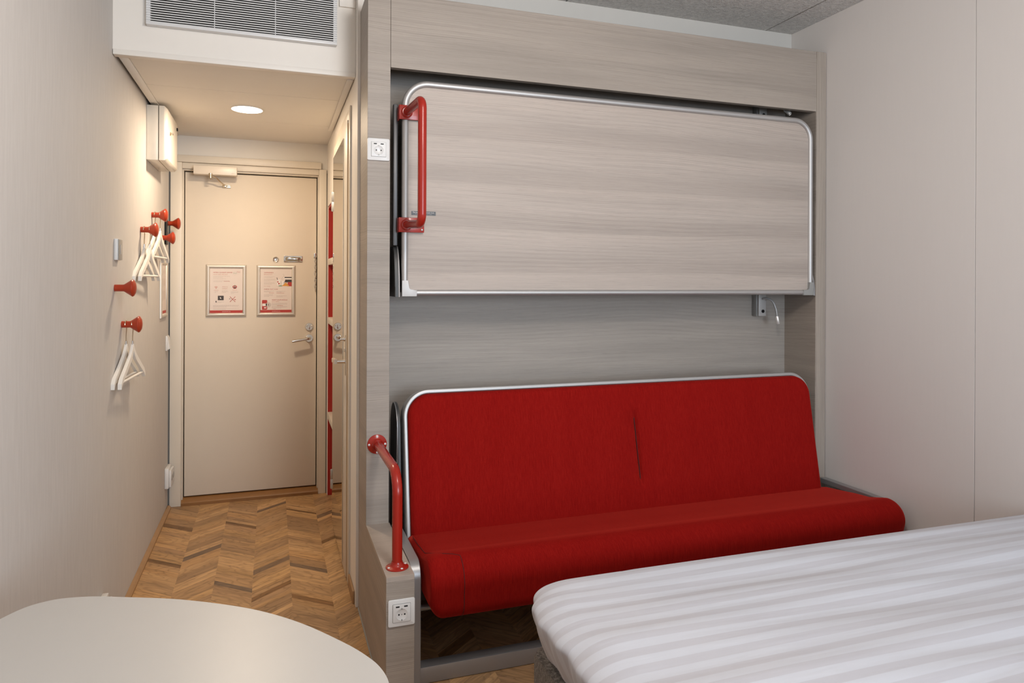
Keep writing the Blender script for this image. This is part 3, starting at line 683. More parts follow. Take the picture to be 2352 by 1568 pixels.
b = B(); lathe(b, [(0.009, 0), (0.009, 0.004), (0.004, 0.005), (0.004, 0.012), (0, 0.012)], (-0.506, 4.02, 2.165), (1, 0, 0), 14); box(b, -0.497, -0.491, 4.006, 4.034, 2.161, 2.169, bev=0.001); obj('turn_lock', b, BRUSHED, ld)
obj('hasp', bx(-0.506, -0.500, 4.28, 4.30, 2.235, 2.25, bev=0.001), BLACK, ld)

# ------------------------------------------------------------------ knob hooks and clothes hangers on the left wall
prof = [(0.014, 0.0), (0.014, 0.032), (0.0165, 0.037), (0.034, 0.062), (0.0355, 0.0645), (0.033, 0.070), (0.022, 0.076), (0.010, 0.0785), (0, 0.079)]
hooks = [((3.186, 1.369), 'red knob hook on the left wall with nothing on it, below the thermostat'),
         ((3.329, 1.213), 'lowest red knob hook on the left wall, nearest the floor, with two white hangers'),
         ((3.772, 1.646), 'red knob hook holding the two hangers in the middle of the left wall'),
         ((4.096, 1.746), 'highest red knob hook with two hangers, nearer the door than the others with hangers'),
         ((4.638, 1.744), 'empty red knob hook farthest along the wall, next to the door frame'),
         ((4.395, 1.643), 'empty red knob hook just below and left of the one by the door frame')]
proto = None
for (y, z), lab in hooks:
    if proto is None:
        proto = thing('coat_hook', lab, 'hook', (XL + 0.0005, y, z), 0, 'red knob hooks on the left wall')
        obj('knob', lathe(B(), prof, (0, 0, 0), (1, 0, 0), 28), REDK, proto, local=True); c = proto
    else:
        c = copy_tree(proto); c.location = (XL + 0.0005, y, z); c['label'] = lab
HANGM = plain('white painted hanger wood', (0.84, 0.81, 0.76), 0.4)
def make_hanger():
    t = thing('coat_hanger', None, 'hanger', (0, 0, 0), 0, 'white hangers on the red hooks')
    # shoulder: two drooping arms, each tapering
    secs = []
    n = 20
    b = B(); rings = []
    for i in range(n + 1):
        s = -1 + 2 * i / n; a = abs(s)
        y = 0.205 * s; z = -0.096 - 0.118 * (a ** 0.92) + 0.016 * math.exp(-(a / 0.10) ** 2) - (0.010 if a > 0.93 else 0.0)
        hh = 0.030 - 0.008 * a; th = 0.0052 + 0.0020 * a
        rings.append([b.verts.new((-th, y, z)), b.verts.new((th, y, z)), b.verts.new((th, y, z - hh)), b.verts.new((-th, y, z - hh))])
    for A, C in zip(rings, rings[1:]):
        for j in range(4): b.faces.new((A[j], A[(j + 1) % 4], C[(j + 1) % 4], C[j]))
    b.faces.new(rings[0]); b.faces.new(rings[-1][::-1])
    bmesh.ops.bevel(b, geom=[e for e in b.edges if abs((e.verts[0].co - e.verts[1].co).x) < 1e-4 and len(e.link_faces) == 2 and e.calc_face_angle(0) > 0.8], offset=0.003, segments=2, affect='EDGES')
    obj('shoulder', b, HANGM, t, local=True)
    b = B(); tube(b, [(0, -0.196, -0.222), (0, 0.196, -0.222)], 0.0055, 10); obj('trouser_bar', b, HANGM, t, local=True)
    pts = [(0, 0.0, -0.082), (0, 0.0, -0.050)]
    for k_ in range(13):
        an = R(-65 + 245 * k_ / 12); pts.append((0, 0.0185 * math.cos(an), 0.0 + 0.0185 * math.sin(an)))
    b = B(); tube(b, pts, 0.0021, 8); obj('hook_wire', b, BRUSHED, t, local=True)
    b = B(); lathe(b, [(0.004, 0), (0.004, 0.016), (0, 0.016)], (0, 0, -0.084), (0, 0, 1), 10); obj('ferrule', b, CHROME, t, local=True)
    return t
hp0 = None
for (y, z), dx, yaw, lab in (((3.329, 1.213), 0.017, -3, 'white hanger on the lowest red hook, the one against the wall'), ((3.329, 1.213), 0.042, -3, 'white hanger on the lowest red hook, the outer of two'),
                             ((3.772, 1.646), 0.016, -3, 'white hanger on the middle hanger hook, the one against the wall'), ((3.772, 1.646), 0.041, -3, 'white hanger on the middle hanger hook, the outer of two'),
                             ((4.096, 1.746), 0.016, -3, 'white hanger on the highest hook, the one against the wall'), ((4.096, 1.746), 0.041, -3, 'white hanger on the highest hook, the outer of two')):
    c = make_hanger() if hp0 is None else copy_tree(hp0)
    hp0 = hp0 or c
    c.location = (XL + dx, y, z - 0.0022); c.rotation_euler = (0, 0, R(yaw)); c['label'] = lab

# ------------------------------------------------------------------ thermostat, switches and outlets on the left wall
t = thing('thermostat', 'small white and grey thermostat on the left wall above the empty knob hook', 'thermostat', (XL, 3.21, 1.524))
obj('housing', bx(XL + 0.0005, XL + 0.014, 3.172, 3.252, 1.482, 1.568, bev=0.002), PLASTIC, t)
fc = obj('face', bx(XL + 0.0141, XL + 0.0165, 3.1735, 3.2505, 1.4835, 1.5665, bev=0.001), GREYP, t, label='grey front')
obj('button', bx(XL + 0.0166, XL + 0.0185, 3.205, 3.222, 1.505, 1.545, bev=0.0008), plain('light grey', (0.48, 0.46, 0.43), 0.4), fc)
t = thing('light_switch', 'white rocker light switch on the left wall at handle height beside the door frame', 'switch', (XL, 4.655, 1.022))
obj('plate', bx(XL + 0.0005, XL + 0.010, 4.618, 4.700, 0.978, 1.067, bev=0.002), PLASTIC, t)
b = B(); prism(b, [(XL + 0.0102, 0.985), (XL + 0.024, 0.990), (XL + 0.013, 1.060), (XL + 0.0102, 1.060)], 'y', 4.625, 4.693); obj('rocker', b, PLASTIC, t)
def outlet_box(loc, label):
    t = thing('wall_outlet', label, 'outlet', loc, 0, 'white outlets low on the left wall')
    obj('back_box', bx(0, 0.022, -0.065, 0.065, -0.06, 0.06, bev=0.003), PLASTIC, t, local=True)
    for s_ in (-1, 1):
        q = obj('socket', bx(0.0222, 0.036, -0.03 + s_ * 0.031, 0.03 + s_ * 0.031, -0.052, 0.047, bev=0.004), PLASTIC, t, local=True)
        b = B(); lathe(b, [(0.019, 0), (0.019, 0.0015), (0, 0.0015)], (0.0361, s_ * 0.031, 0), (1, 0, 0), 18); obj('well', b, GREYP, q, local=True)
    return t
outlet_box((XL + 0.0005, 4.668, 0.214), 'white double outlet low on the left wall by the foot of the door frame')
outlet_box((XL + 0.0005, 2.925, 0.158), 'white double outlet low on the left wall, mostly hidden behind the table')
t = thing('intercom_panel', 'slim black panel on the left wall behind the hooks by the door', 'panel', (XL, 4.60, 1.71))
obj('body', bx(XL + 0.0005, XL + 0.009, 4.56, 4.645, 1.615, 1.815, bev=0.002), BLACK, t)
obj('keypad', bx(XL + 0.0091, XL + 0.0115, 4.572, 4.633, 1.69, 1.75, bev=0.001), DARK, t)

# ------------------------------------------------------------------ laminate alcove for the two bunks
UX0, UX1, UY, UB, UT = 0.356, 2.632, 2.797, 3.0445, 2.558
IX0, IX1 = 0.446, 2.574
al = thing('bunk_alcove', 'grey ash laminate alcove surround that frames the sofa and the bunk above', 'cabinet', (1.494, 2.92, 0))
obj('pillar', bx(UX0, IX0, UY, UB, 0, UT, bev=0.0008, seg=1), WOOD, al, label='left laminate pillar')
obj('pillar', bx(IX1, UX1, UY, UB, 0, UT, bev=0.0008, seg=1), WOODZ, al, label='right laminate side with upright grain')
obj('inner_side', bx(IX1 - 0.003, IX1 - 0.0002, UY + 0.002, 3.019, 0.0, 2.53), WOOD, al)
obj('fascia', bx(IX0 + 0.0012, IX1 - 0.0012, UY + 0.001, UY + 0.030, 2.258, UT - 0.001, bev=0.0008, seg=1), WOOD, al)
obj('top_panel', bx(IX0, IX1, UY + 0.031, UB, UT - 0.022, UT - 0.002), WOOD, al)
obj('back_panel', bx(IX0, IX1, 3.020, 3.042, 0.0, UT - 0.024), laminate('ash laminate back', (0.335, 0.300, 0.268)), al)
obj('sealing_strip', bx(UX0 - 0.004, UX0 - 0.0003, 2.279, 3.03, 0.0, 0.006), GREYP, al)

ar = thing('side_console', 'low laminate side box with an outlet on its end, left arm of the sofa alcove', 'cabinet', (0.402, 2.54, 0))
AY = 2.278; AT = 0.434
obj('side_panel', bx(UX0, UX0 + 0.018, AY + 0.018, UY - 0.0005, 0, AT - 0.018), WOOD, ar)
obj('side_panel', bx(0.430, 0.449, AY + 0.018, UY - 0.0005, 0, AT - 0.018), WOOD, ar)
obj('top_panel', bx(UX0, 0.449, AY, UY - 0.0005, AT - 0.0179, AT, bev=0.0008, seg=1), WOODT, ar)
obj('front_panel', bx(UX0, 0.449, AY, AY + 0.0179, 0, AT - 0.018, bev=0.0006, seg=1), WOOD, ar)

# outlets with two charging slots
def make_socket(loc, label):
    t = thing('power_socket', label, 'outlet', loc, 0, 'square outlets with charging slots')
    b = B(); prism(b, [(x, z) for x, z in rrect2(0.088, 0.088, 0.006, 4)], 'y', -0.0065, 0, 0.002); pl_ = obj('frame_plate', b, PLASTIC, t, local=True)
    b = B(); prism(b, [(x, z) for x, z in rrect2(0.0600, 0.0600, 0.002, 3)], 'y', -0.0068, -0.0066); obj('insert_joint', b, GREYP, t, local=True)  # grey joint line round the insert
    b = B(); prism(b, [(x, z) for x, z in rrect2(0.0575, 0.0575, 0.002, 3)], 'y', -0.0095, -0.0069, 0.0008); ins = obj('insert', b, PLASTIC, t, local=True)
    b = B(); lathe(b, [(0.0195, 0.0), (0.0195, 0.0012), (0.0180, 0.0010), (0.0172, 0.0004), (0, 0.0004)], (0, -0.0095, -0.004), (0, -1, 0), 32); obj('socket_well', b, plain('socket white', (0.72, 0.71, 0.70), 0.3), ins, local=True)
    for x in (-0.0095, 0.0095): obj('pin_hole', lathe(B(), [(0.0027, 0), (0.0027, 0.0006), (0, 0.0006)], (x, -0.0099, -0.004), (0, -1, 0), 12), BLACK, ins, local=True)
    obj('centre_screw', lathe(B(), [(0.0022, 0), (0.0022, 0.0006), (0, 0.0006)], (0, -0.0099, -0.004), (0, -1, 0), 12), ALU, ins, local=True)
    for z0, z1 in ((0.0125, 0.0165), (-0.0245, -0.0195)): obj('earth_clip', bx(-0.002, 0.002, -0.0112, -0.0099, z0, z1), GREYP, ins, local=True)
    for x in (-0.0135, 0.0135): obj('charging_slot', bx(x - 0.006, x + 0.006, -0.0101, -0.0094, 0.0195, 0.0235), BLACK, ins, local=True)
    return t
s1 = make_socket((0.399, UY - 0.0003, 1.9245), 'white power outlet with charging slots, upper one on the laminate pillar')
s2 = copy_tree(s1); s2.location = (0.4055, AY - 0.0003, 0.316); s2['label'] = 'white power outlet with charging slots, lower one on the end of the side box'

# ------------------------------------------------------------------ fold-away upper bunk
def rr_top(x0, x1, z0, z1, r, seg=10):
    out = [(x0, z0), (x1, z0)]
    for k_ in range(seg + 1):
        a = R(90 * k_ / seg); out.append((x1 - r + r * math.cos(a), z1 - r + r * math.sin(a)))
    for k_ in range(seg + 1):
        a = R(90 + 90 * k_ / seg); out.append((x0 + r + r * math.cos(a), z1 - r + r * math.sin(a)))
    return out
bk = thing('fold_away_bunk', 'folded up upper bunk with a laminate underside and rounded metal rim', 'bunk bed', (1.516, 2.80, 1.34))
BX0, BX1, BZ0, BZ1 = 0.4925, 2.541, 1.342, 2.213
obj('tray', prism(B(), rr_top(BX0 + 0.020, BX1 - 0.020, BZ0 + 0.012, BZ1 - 0.012, 0.085), 'y', 2.812, 2.985), DARK, bk)
obj('panel', prism(B(), rr_top(BX0 + 0.018, BX1 - 0.018, BZ0 + 0.018, BZ1 - 0.016, 0.085), 'y', 2.790, 2.811), WOODB, bk)
rp = fillet([(BX0 + 0.0125, 2.792, BZ0 + 0.05), (BX0 + 0.0125, 2.792, BZ1 - 0.0125), (BX1 - 0.0125, 2.792, BZ1 - 0.0125), (BX1 - 0.0125, 2.792, BZ0 + 0.05)], 0.095, 14)
obj('rim', sweep(B(), rp, rrect2(0.025, 0.032, 0.011, 5), up=(0, 1, 0)) if False else tube(B(), rp, 0.0135, 16), ALU, bk)
b = B(); sweep(b, [(BX0 + 0.05, 2.793, BZ0 + 0.0125), (BX1 - 0.05, 2.793, BZ0 + 0.0125)], circ(0.0125, 16)); obj('bottom_rail', b, ALU, bk)
for xc, sg, lm in ((BX0, 1, plain('pale grey plastic', (0.60, 0.60, 0.60), 0.35)), (BX1, -1, GREYP)):
    o_ = [(0.0, 0.0), (0.060, 0.0), (0.060, 0.026), (0.034, 0.026), (0.028, 0.030), (0.026, 0.036), (0.026, 0.064), (0.0, 0.064)]
    o_ = [(xc + sg * a, BZ0 - 0.002 + c_) for a, c_ in o_]
    if sg < 0: o_ = o_[::-1]
    obj('corner_cap', prism(B(), o_, 'y', 2.7765, 2.7965, 0.002), lm, bk)
# grab handle with two wrapped brackets
hb = obj('grab_handle', tube(B(), fillet([(0.508, 2.776, 2.078), (0.527, 2.560, 2.082), (0.527, 2.560, 1.614), (0.508, 2.776, 1.628)], 0.038, 10), 0.0165, 20), REDP, bk, label='red tube handle')
for z0, z1 in ((2.048, 2.106), (1.597, 1.656)):
    br = B(); box(br, 0.4775, 0.580, 2.7725, 2.7775, z0, z1, bev=0.0015); box(br, 0.4775, 0.4820, 2.7725, 2.845, z0, z1, bev=0.0015)
    q = obj('bracket', br, REDP, hb)
    b = B(); lathe(b, [(0.023, 0), (0.023, 0.003), (0.0185, 0.009), (0, 0.009)], (0.508, 2.7725, (z0 + z1) / 2), (0, -1, 0), 22)
    me_ = bpy.data.meshes.new('t'); b.to_mesh(me_); b.free(); bm_ = bmesh.new(); bm_.from_mesh(q.data); 
    t2 = bmesh.new(); t2.from_mesh(me_); bmesh.ops.translate(t2, verts=t2.verts, vec=-BASE[bk.name]); t2.to_mesh(me_); t2.free()
    bm_.from_mesh(me_); bm_.to_mesh(q.data); bm_.free()
    for dz in (0.011, 0.029, 0.047): obj('screw', disc_screw(B(), (0.571, 2.7725, z0 + dz), (0, -1, 0), 0.0045, 0.0025), ALU, hb)
lb = obj('label_plate', bx(0.531, 0.631, 2.7885, 2.7898, 1.6685, 1.6845), plain('dark label', (0.04, 0.04, 0.042), 0.4), bk, label='small dark plate with white lettering')
b = B(); add_text(b, 'The bed has an automatic lock.', 0.536, 1.6775, 0.0062, 2.7883, 0.089, True); obj('lettering', b, INKW, lb, smooth=0, kind='stuff')
b = B(); add_text(b, 'Press it up until it locks.', 0.547, 1.6715, 0.005, 2.7883, 0.069); obj('lettering', b, plain('grey lettering', (0.42, 0.42, 0.43), 0.5), lb, smooth=0, kind='stuff')
# side mechanism covers
obj('side_rail', bx(0.4625, 0.4805, 2.818, 2.842, 1.545, 2.118, bev=0.003), plain('dark satin rail', (0.12, 0.12, 0.125), 0.4, 0.6), bk)
def guard(x0, x1, z1, z0, d):
    o_ = [(2.975, z0), (2.975, z1)]
    for k_ in range(9):
        s_ = k_ / 8; o_.append((2.845 - d * math.sin(s_ * PI / 2), z1 - (z1 - z0) * (1 - math.cos(s_ * PI / 2))))
    return o_
obj('side_guard', prism(B(), guard(0, 0, 1.542, 1.338, 0.062), 'x', 0.4655, 0.4845, 0.002), DARK, bk)
b = B(); sweep(b, [(0.482, y - 0.001, z) for y, z in guard(0, 0, 1.542, 1.338, 0.062)[2:]], circ(0.003, 8)); obj('edge_strip', b, ALU, bk)
obj('side_guard', prism(B(), guard(0, 0, 1.478, 1.338, 0.055), 'x', 2.5545, 2.5625, 0.001), ALUG, bk)

# ------------------------------------------------------------------ sofa bed
sf = thing('sofa_bed', 'long red upholstered sofa with grey metal frame under the bunk', 'sofa', (1.53, 2.6, 0))
# reclined backrest: local frame, s along the slope
bot = Vector((0, 2.708, 0.385)); top = Vector((0, 2.812, 0.958)); sl = (top - bot); L = sl.length; sl.normalize(); nrm = Vector((0, -sl.z, sl.y))   # nrm points to the room
def bp(x, s_, d): return Vector((x, 0, 0)) + bot + sl * s_ + nrm * d
SX0, SX1 = 0.500, 2.522
path = fillet([bp(SX0 + 0.009, 0.0, 0), bp(SX0 + 0.009, L - 0.009, 0), bp(SX1 - 0.009, L - 0.009, 0), bp(SX1 - 0.009, 0.0, 0)], 0.098, 14)
obj('back_frame', sweep(B(), path, [(-0.055, -0.009), (-0.055, 0.009), (0.006, 0.009), (0.012, 0.006), (0.014, 0), (0.012, -0.006), (0.006, -0.009)], up=tuple(nrm)), plain('silver lacquer', (0.46, 0.455, 0.45), 0.4, 0.5), sf)
# cushion: dense grid with rounded corners, soft rim and a centre pleat
def cushion(x0, x1, s0, s1, rc_top, depth, rim, nx, ny, pleat=None, rc_bot=0.02):
    bm = bmesh.new(); g = []
    def fit(x, s_):
        for cx, cs, r in ((x0 + rc_top, s1 - rc_top, rc_top), (x1 - rc_top, s1 - rc_top, rc_top)):
            if ((x < cx) if cx < (x0 + x1) / 2 else (x > cx)) and s_ > cs:
                dx, ds = x - cx, s_ - cs; m_ = max(abs(dx), abs(ds)); h_ = math.hypot(dx, ds)
                if h_ > 1e-9: k_ = m_ / h_; dx *= k_; ds *= k_
                e = r - math.hypot(dx, ds); return cx + dx, cs + ds, e
        return x, s_, min(x - x0, x1 - x, s_ - s0 + 0.02, s1 - s_)
    def warp(t_): return t_ - 0.09 * math.sin(2 * PI * t_)
    for i in range(nx + 1):
        row = []
        for j in range(ny + 1):
            x, s_, e = fit(x0 + (x1 - x0) * warp(i / nx), s0 + (s1 - s0) * warp(j / ny))
            e = max(0.0, min(e, rim)); d = depth - rim + math.sqrt(max(0.0, rim * rim - (rim - e) ** 2))
            if pleat:
                dx = (x - pleat[0] - 0.010 * (1 - (s_ - pleat[1]) / (pleat[2] - pleat[1]))) / 0.0085
                lo = max(0.0, min(1.0, (s_ - pleat[1]) / 0.06)); hi = max(0.0, min(1.0, (pleat[2] - s_) / 0.05))
                d -= 0.016 * math.exp(-dx * dx) * lo * hi + 0.008 * math.exp(-(dx / 5) ** 2) * lo * hi
            row.append(bm.verts.new(bp(x, s_, d)))
        g.append(row)
    for i in range(nx):
        for j in range(ny): bm.faces.new((g[i][j], g[i + 1][j], g[i + 1][j + 1], g[i][j + 1]))
    be = [e for e in bm.edges if len(e.link_faces) == 1]
    r_ = bmesh.ops.extrude_edge_only(bm, edges=be); vs = [v for v in r_['geom'] if isinstance(v, bmesh.types.BMVert)]
    bmesh.ops.translate(bm, verts=vs, vec=-nrm * (depth - rim + 0.03))
    return bm
bc = obj('backrest', cushion(SX0 + 0.0185, SX1 - 0.004, 0.0, L - 0.018, 0.090, 0.030, 0.026, 640, 60, (1.535, 0.10, 0.455)), REDF, sf, smooth=80)
b = B(); tube(b, [bp(1.535 + 0.010 * (1 - (s_ - 0.10) / 0.355), s_, 0.0105) for s_ in (0.135, 0.2, 0.28, 0.36, 0.42)], 0.002, 6); obj('pleat_seam', b, SEAMM, bc)
# seat: closed section along x with inset rounded ends
sec = [(2.700, 0.300), (2.700, 0.412), (2.60, 0.424), (2.52, 0.434), (2.44, 0.440), (2.400, 0.4500)]
for k_ in range(13):
    a = R(90 - 105 * k_ / 12); sec.append((2.345 - 0.085 * math.sin(PI / 2 - a) * 1.0, 0.385 + 0.0825 * math.sin(a)) if False else (2.345 - 0.088 * math.cos(a), 0.3815 + 0.0825 * math.sin(a)))
for k_ in range(1, 10):
    a = R(90 * k_ / 9); sec.append((2.262 + 0.062 * (1 - math.cos(a)), 0.325 - 0.068 * math.sin(a)))
sec += [(2.40, 0.2545), (2.55, 0.258), (2.66, 0.27)]
def offset_poly(p, d):
    n = len(p); out = []; ctr = Vector((sum(q[0] for q in p) / n, sum(q[1] for q in p) / n))
    for i in range(n):
        a, c_ = Vector(p[i - 1]), Vector(p[(i + 1) % n]); t_ = (c_ - a).normalized(); nn = Vector((-t_.y, t_.x))
        if nn.dot(ctr - Vector(p[i])) < 0: nn = -nn
        wz = 0.42 + 1.35 * max(0.0, min(1.0, (0.355 - p[i][1]) / 0.10)) ** 1.4; q = Vector(p[i]) + nn * d * wz; out.append((q.x, q.y))
    return out
def seat_mesh(x0, x1, r):
    bm = bmesh.new(); xs = []
    for k_ in range(9):
        a = R(90 * k_ / 8); xs.append((x0 + r * (1 - math.sin(a)), r * (1 - math.cos(PI / 2 - a) if False else 1 - math.sin(PI / 2 - a))))
    xs = sorted({(x0 + r * (1 - math.cos(R(90 * k_ / 8))), r * (1 - math.sin(R(90 * k_ / 8)))) for k_ in range(9)})
    mid = [(x0 + r + (x1 - x0 - 2 * r) * i / 40, 0.0) for i in range(1, 40)]
    xs = xs + mid + sorted({(x1 - r * (1 - math.cos(R(90 * k_ / 8))), r * (1 - math.sin(R(90 * k_ / 8)))) for k_ in range(9)})
    rings = []
    for x, ins in xs:
        pl_ = offset_poly(sec, ins) if ins > 1e-6 else sec
        rings.append([bm.verts.new((x, y, z)) for y, z in pl_])
    n = len(sec)
    for A, C in zip(rings, rings[1:]):
        for j in range(n): bm.faces.new((A[j], A[(j + 1) % n], C[(j + 1) % n], C[j]))
    bm.faces.new(rings[0][::-1]); bm.faces.new(rings[-1]); return bm
st = obj('seat', seat_mesh(0.503, 2.574, 0.050), REDF, sf, smooth=80)
# sewn seams following the seat
off = offset_poly(sec, -0.0004)
sp_ = [(0.615, y, z) for y, z in off[8:27]]
b = B(); tube(b, [(0.516, 2.66, off[2][1] - 0.0064), (0.516, (off[2][0] + off[3][0]) / 2, (off[2][1] + off[3][1]) / 2 - 0.0062), (0.516, off[3][0], off[3][1] - 0.0062), (0.518, off[4][0], off[4][1] - 0.0056), (0.530, off[5][0], off[5][1] - 0.0028), (0.560, off[6][0] - 0.003, off[6][1] + 0.0002), (0.59, off[7][0], off[7][1])] + sp_, 0.0013, 6); obj('seam', b, SEAMM, st)
# metal side frames and floor rail
for x0, x1 in ((0.4535, 0.4885), (2.586, 2.620)):
    xm = (x0 + x1) / 2; hw = (x1 - x0) / 2
    pth = fillet([(xm, 2.775, 0.420), (xm, 2.375, 0.420), (xm, 2.375, 0.003)], 0.045, 10)
    obj('side_frame', sweep(B(), pth, [(-hw + 0.002, -0.0125), (hw - 0.002, -0.0125), (hw, -0.0105), (hw, 0.0105), (hw - 0.002, 0.0125), (-hw + 0.002, 0.0125), (-hw, 0.0105), (-hw, -0.0105)], up=(1, 0, 0)), ALUG, sf)
obj('floor_rail', bx(0.489, 2.585, 2.386, 2.400, 0.002, 0.058, bev=0.0015), ALUG, sf)
obj('floor_rail_lip', bx(0.489, 2.585, 2.4005, 2.440, 0.050, 0.056), ALUG, sf)
for z, y in ((0.233, 2.46), (0.155, 2.62)): obj('cross_bar', tube(B(), [(0.489, y, z), (2.585, y, z)], 0.011, 12), ALUG, sf)
b = B(); lathe(b, [(0.030, 0), (0.030, 0.003), (0.024, 0.008), (0, 0.009)], (0.4888, 2.42, 0.315), (1, 0, 0), 22); obj('pivot_cap', b, DARK, sf)
obj('pivot_plate', prism(B(), [(2.72, 0.36), (2.95, 0.36)] + [(2.86 + 0.09 * math.cos(R(a)), 0.815 + 0.09 * math.sin(R(a))) for a in range(0, 181, 15)], 'x', 0.4755, 0.487, 0.002), DARK, sf)
b = B(); tube(b, [(0.4745, 2.77, 0.60)] + [(0.4745, 2.86 + 0.09 * math.cos(R(a)), 0.815 + 0.09 * math.sin(R(a))) for a in range(180, 89, -15)], 0.002, 8); obj('edge_strip', b, ALUG, sf)

# red rail between the pillar and the side box
gr = thing('grab_rail', 'bent red grab rail fixed to the pillar and standing on the side box', 'grab rail', (0.402, 2.35, AT))
RZ, RY = 0.752, 2.350
obj('tube', tube(B(), fillet([(0.400, UY - 0.006, RZ), (0.4035, RY, RZ), (0.4035, RY, AT + 0.004)], 0.075, 12), 0.0172, 20), REDP, gr)
for org, ax, u1, u2 in (((0.398, UY - 0.0002, RZ), (0, -1, 0), (1, 0, 0), (0, 0, 1)), ((0.4035, RY, AT + 0.0002), (0, 0, 1), (1, 0, 0), (0, 1, 0))):
    fl = obj('flange', lathe(B(), [(0.0385, 0), (0.0385, 0.003), (0.036, 0.005), (0.026, 0.007), (0.0205, 0.013), (0.0185, 0.022), (0, 0.022)], org, ax, 32), REDP, gr)
    for k_ in range(4):
        a = R(90 * k_ + (0 if ax[2] == 0 else 20)); o_ = Vector(org) + Vector(u1) * 0.0315 * math.cos(a) + Vector(u2) * 0.0315 * math.sin(a) + Vector(ax) * 0.0052
        obj('screw', disc_screw(B(), o_, ax, 0.0044, 0.0026), PLASTIC, fl)

# ------------------------------------------------------------------ reading lamps on the alcove back
def reading_lamp(dz, label, neck):
    t = thing('reading_lamp', label, 'lamp', (2.385, 3.0195, 1.23 + dz), 0, 'small grey reading lamps in the alcove')
    obj('base', bx(2.362, 2.412, 2.982, 3.0195, 1.228 + dz, 1.352 + dz, bev=0.003), GREYP, t)
    cv = obj('cover', bx(2.366, 2.4125, 2.969, 2.9818, 1.229 + dz, 1.352 + dz, bev=0.003), plain('lamp grey', (0.42, 0.41, 0.40), 0.45, 0.2), t)
    b = B(); lathe(b, [(0.0085, 0), (0.0085, 0.003), (0.006, 0.0045), (0, 0.0035)], (2.391, 2.969, 1.254 + dz), (0, -1, 0), 20); obj('button', b, BLACK, cv)
    pts = [Vector(q) + Vector((0, 0, dz)) for q in neck]
    # smooth Catmull path
    sm = []
    for i in range(len(pts) - 1):
        p0, p1, p2, p3 = pts[max(i - 1, 0)], pts[i], pts[i + 1], pts[min(i + 2, len(pts) - 1)]
        for k_ in range(6):
            u = k_ / 6; sm.append(0.5 * ((2 * p1) + (p2 - p0) * u + (2 * p0 - 5 * p1 + 4 * p2 - p3) * u * u + (3 * p1 - p0 - 3 * p2 + p3) * u ** 3))
    sm.append(pts[-1])
    obj('gooseneck', tube(B(), sm, 0.0052, 10), plain('gooseneck grey', (0.36, 0.36, 0.36), 0.4, 0.3), t)
    d = (pts[-1] - pts[-2]).normalized()
    b = B(); lathe(b, [(0.0075, 0), (0.0092, 0.003), (0.0094, 0.040), (0.0080, 0.042), (0.0055, 0.040), (0, 0.039)], pts[-1] - d * 0.004, d, 18); obj('lamp_head', b, plain('pale silver', (0.80, 0.78, 0.76), 0.3, 0.6), t)
reading_lamp(0.0, 'grey reading lamp below the bunk with its bent gooseneck hanging down', [(2.388, 2.966, 1.318), (2.398, 2.945, 1.320), (2.415, 2.925, 1.305), (2.428, 2.915, 1.265), (2.434, 2.914, 1.228)])
reading_lamp(1.010, 'grey reading lamp above the bunk, in the dark gap under the fascia', [(2.405, 2.966, 1.315), (2.425, 2.94, 1.312), (2.440, 2.90, 1.285), (2.447, 2.875, 1.262)])

# ------------------------------------------------------------------ bed with striped duvet in the foreground
bed = thing('bed', 'double bed base in charcoal fabric standing beside the sofa', 'bed', (1.63, 0.90, 0))
BD = dict(x0=0.637, x1=2.625, y0=0.10, y1=1.70)
b = B(); prism(b, [(1.631 + x, 0.90 + y) for x, y in rrect2(1.988, 1.60, 0.045, 6)], 'z', 0.07, 0.452, 0.018); obj('base', b, GREYF, bed)
for x, y in ((0.75, 0.2), (2.5, 0.2), (0.75, 1.58), (2.5, 1.58)): obj('leg', lathe(B(), [(0.03, 0), (0.026, 0.072), (0, 0.072)], (x, y, 0), (0, 0, 1), 16), BLACK, bed)
b = B(); prism(b, [(1.640 + x, 0.90 + y) for x, y in rrect2(1.70, 1.36, 0.10, 6)], 'z', 0.4525, 0.535, 0.03); obj('mattress', b, LINEN, bed)
def hnoise(x, y):
    return (0.0035 * math.sin(3.1 * x + 9 * y) + 0.003 * math.sin(1.7 * x - 23 * y + 1.0) + 0.0022 * math.sin(5.3 * x + 31 * y + 0.6 * math.sin(4 * x)) + 0.0016 * math.sin(2.2 * x + 57 * y + 2.0 + math.sin(3 * x)))
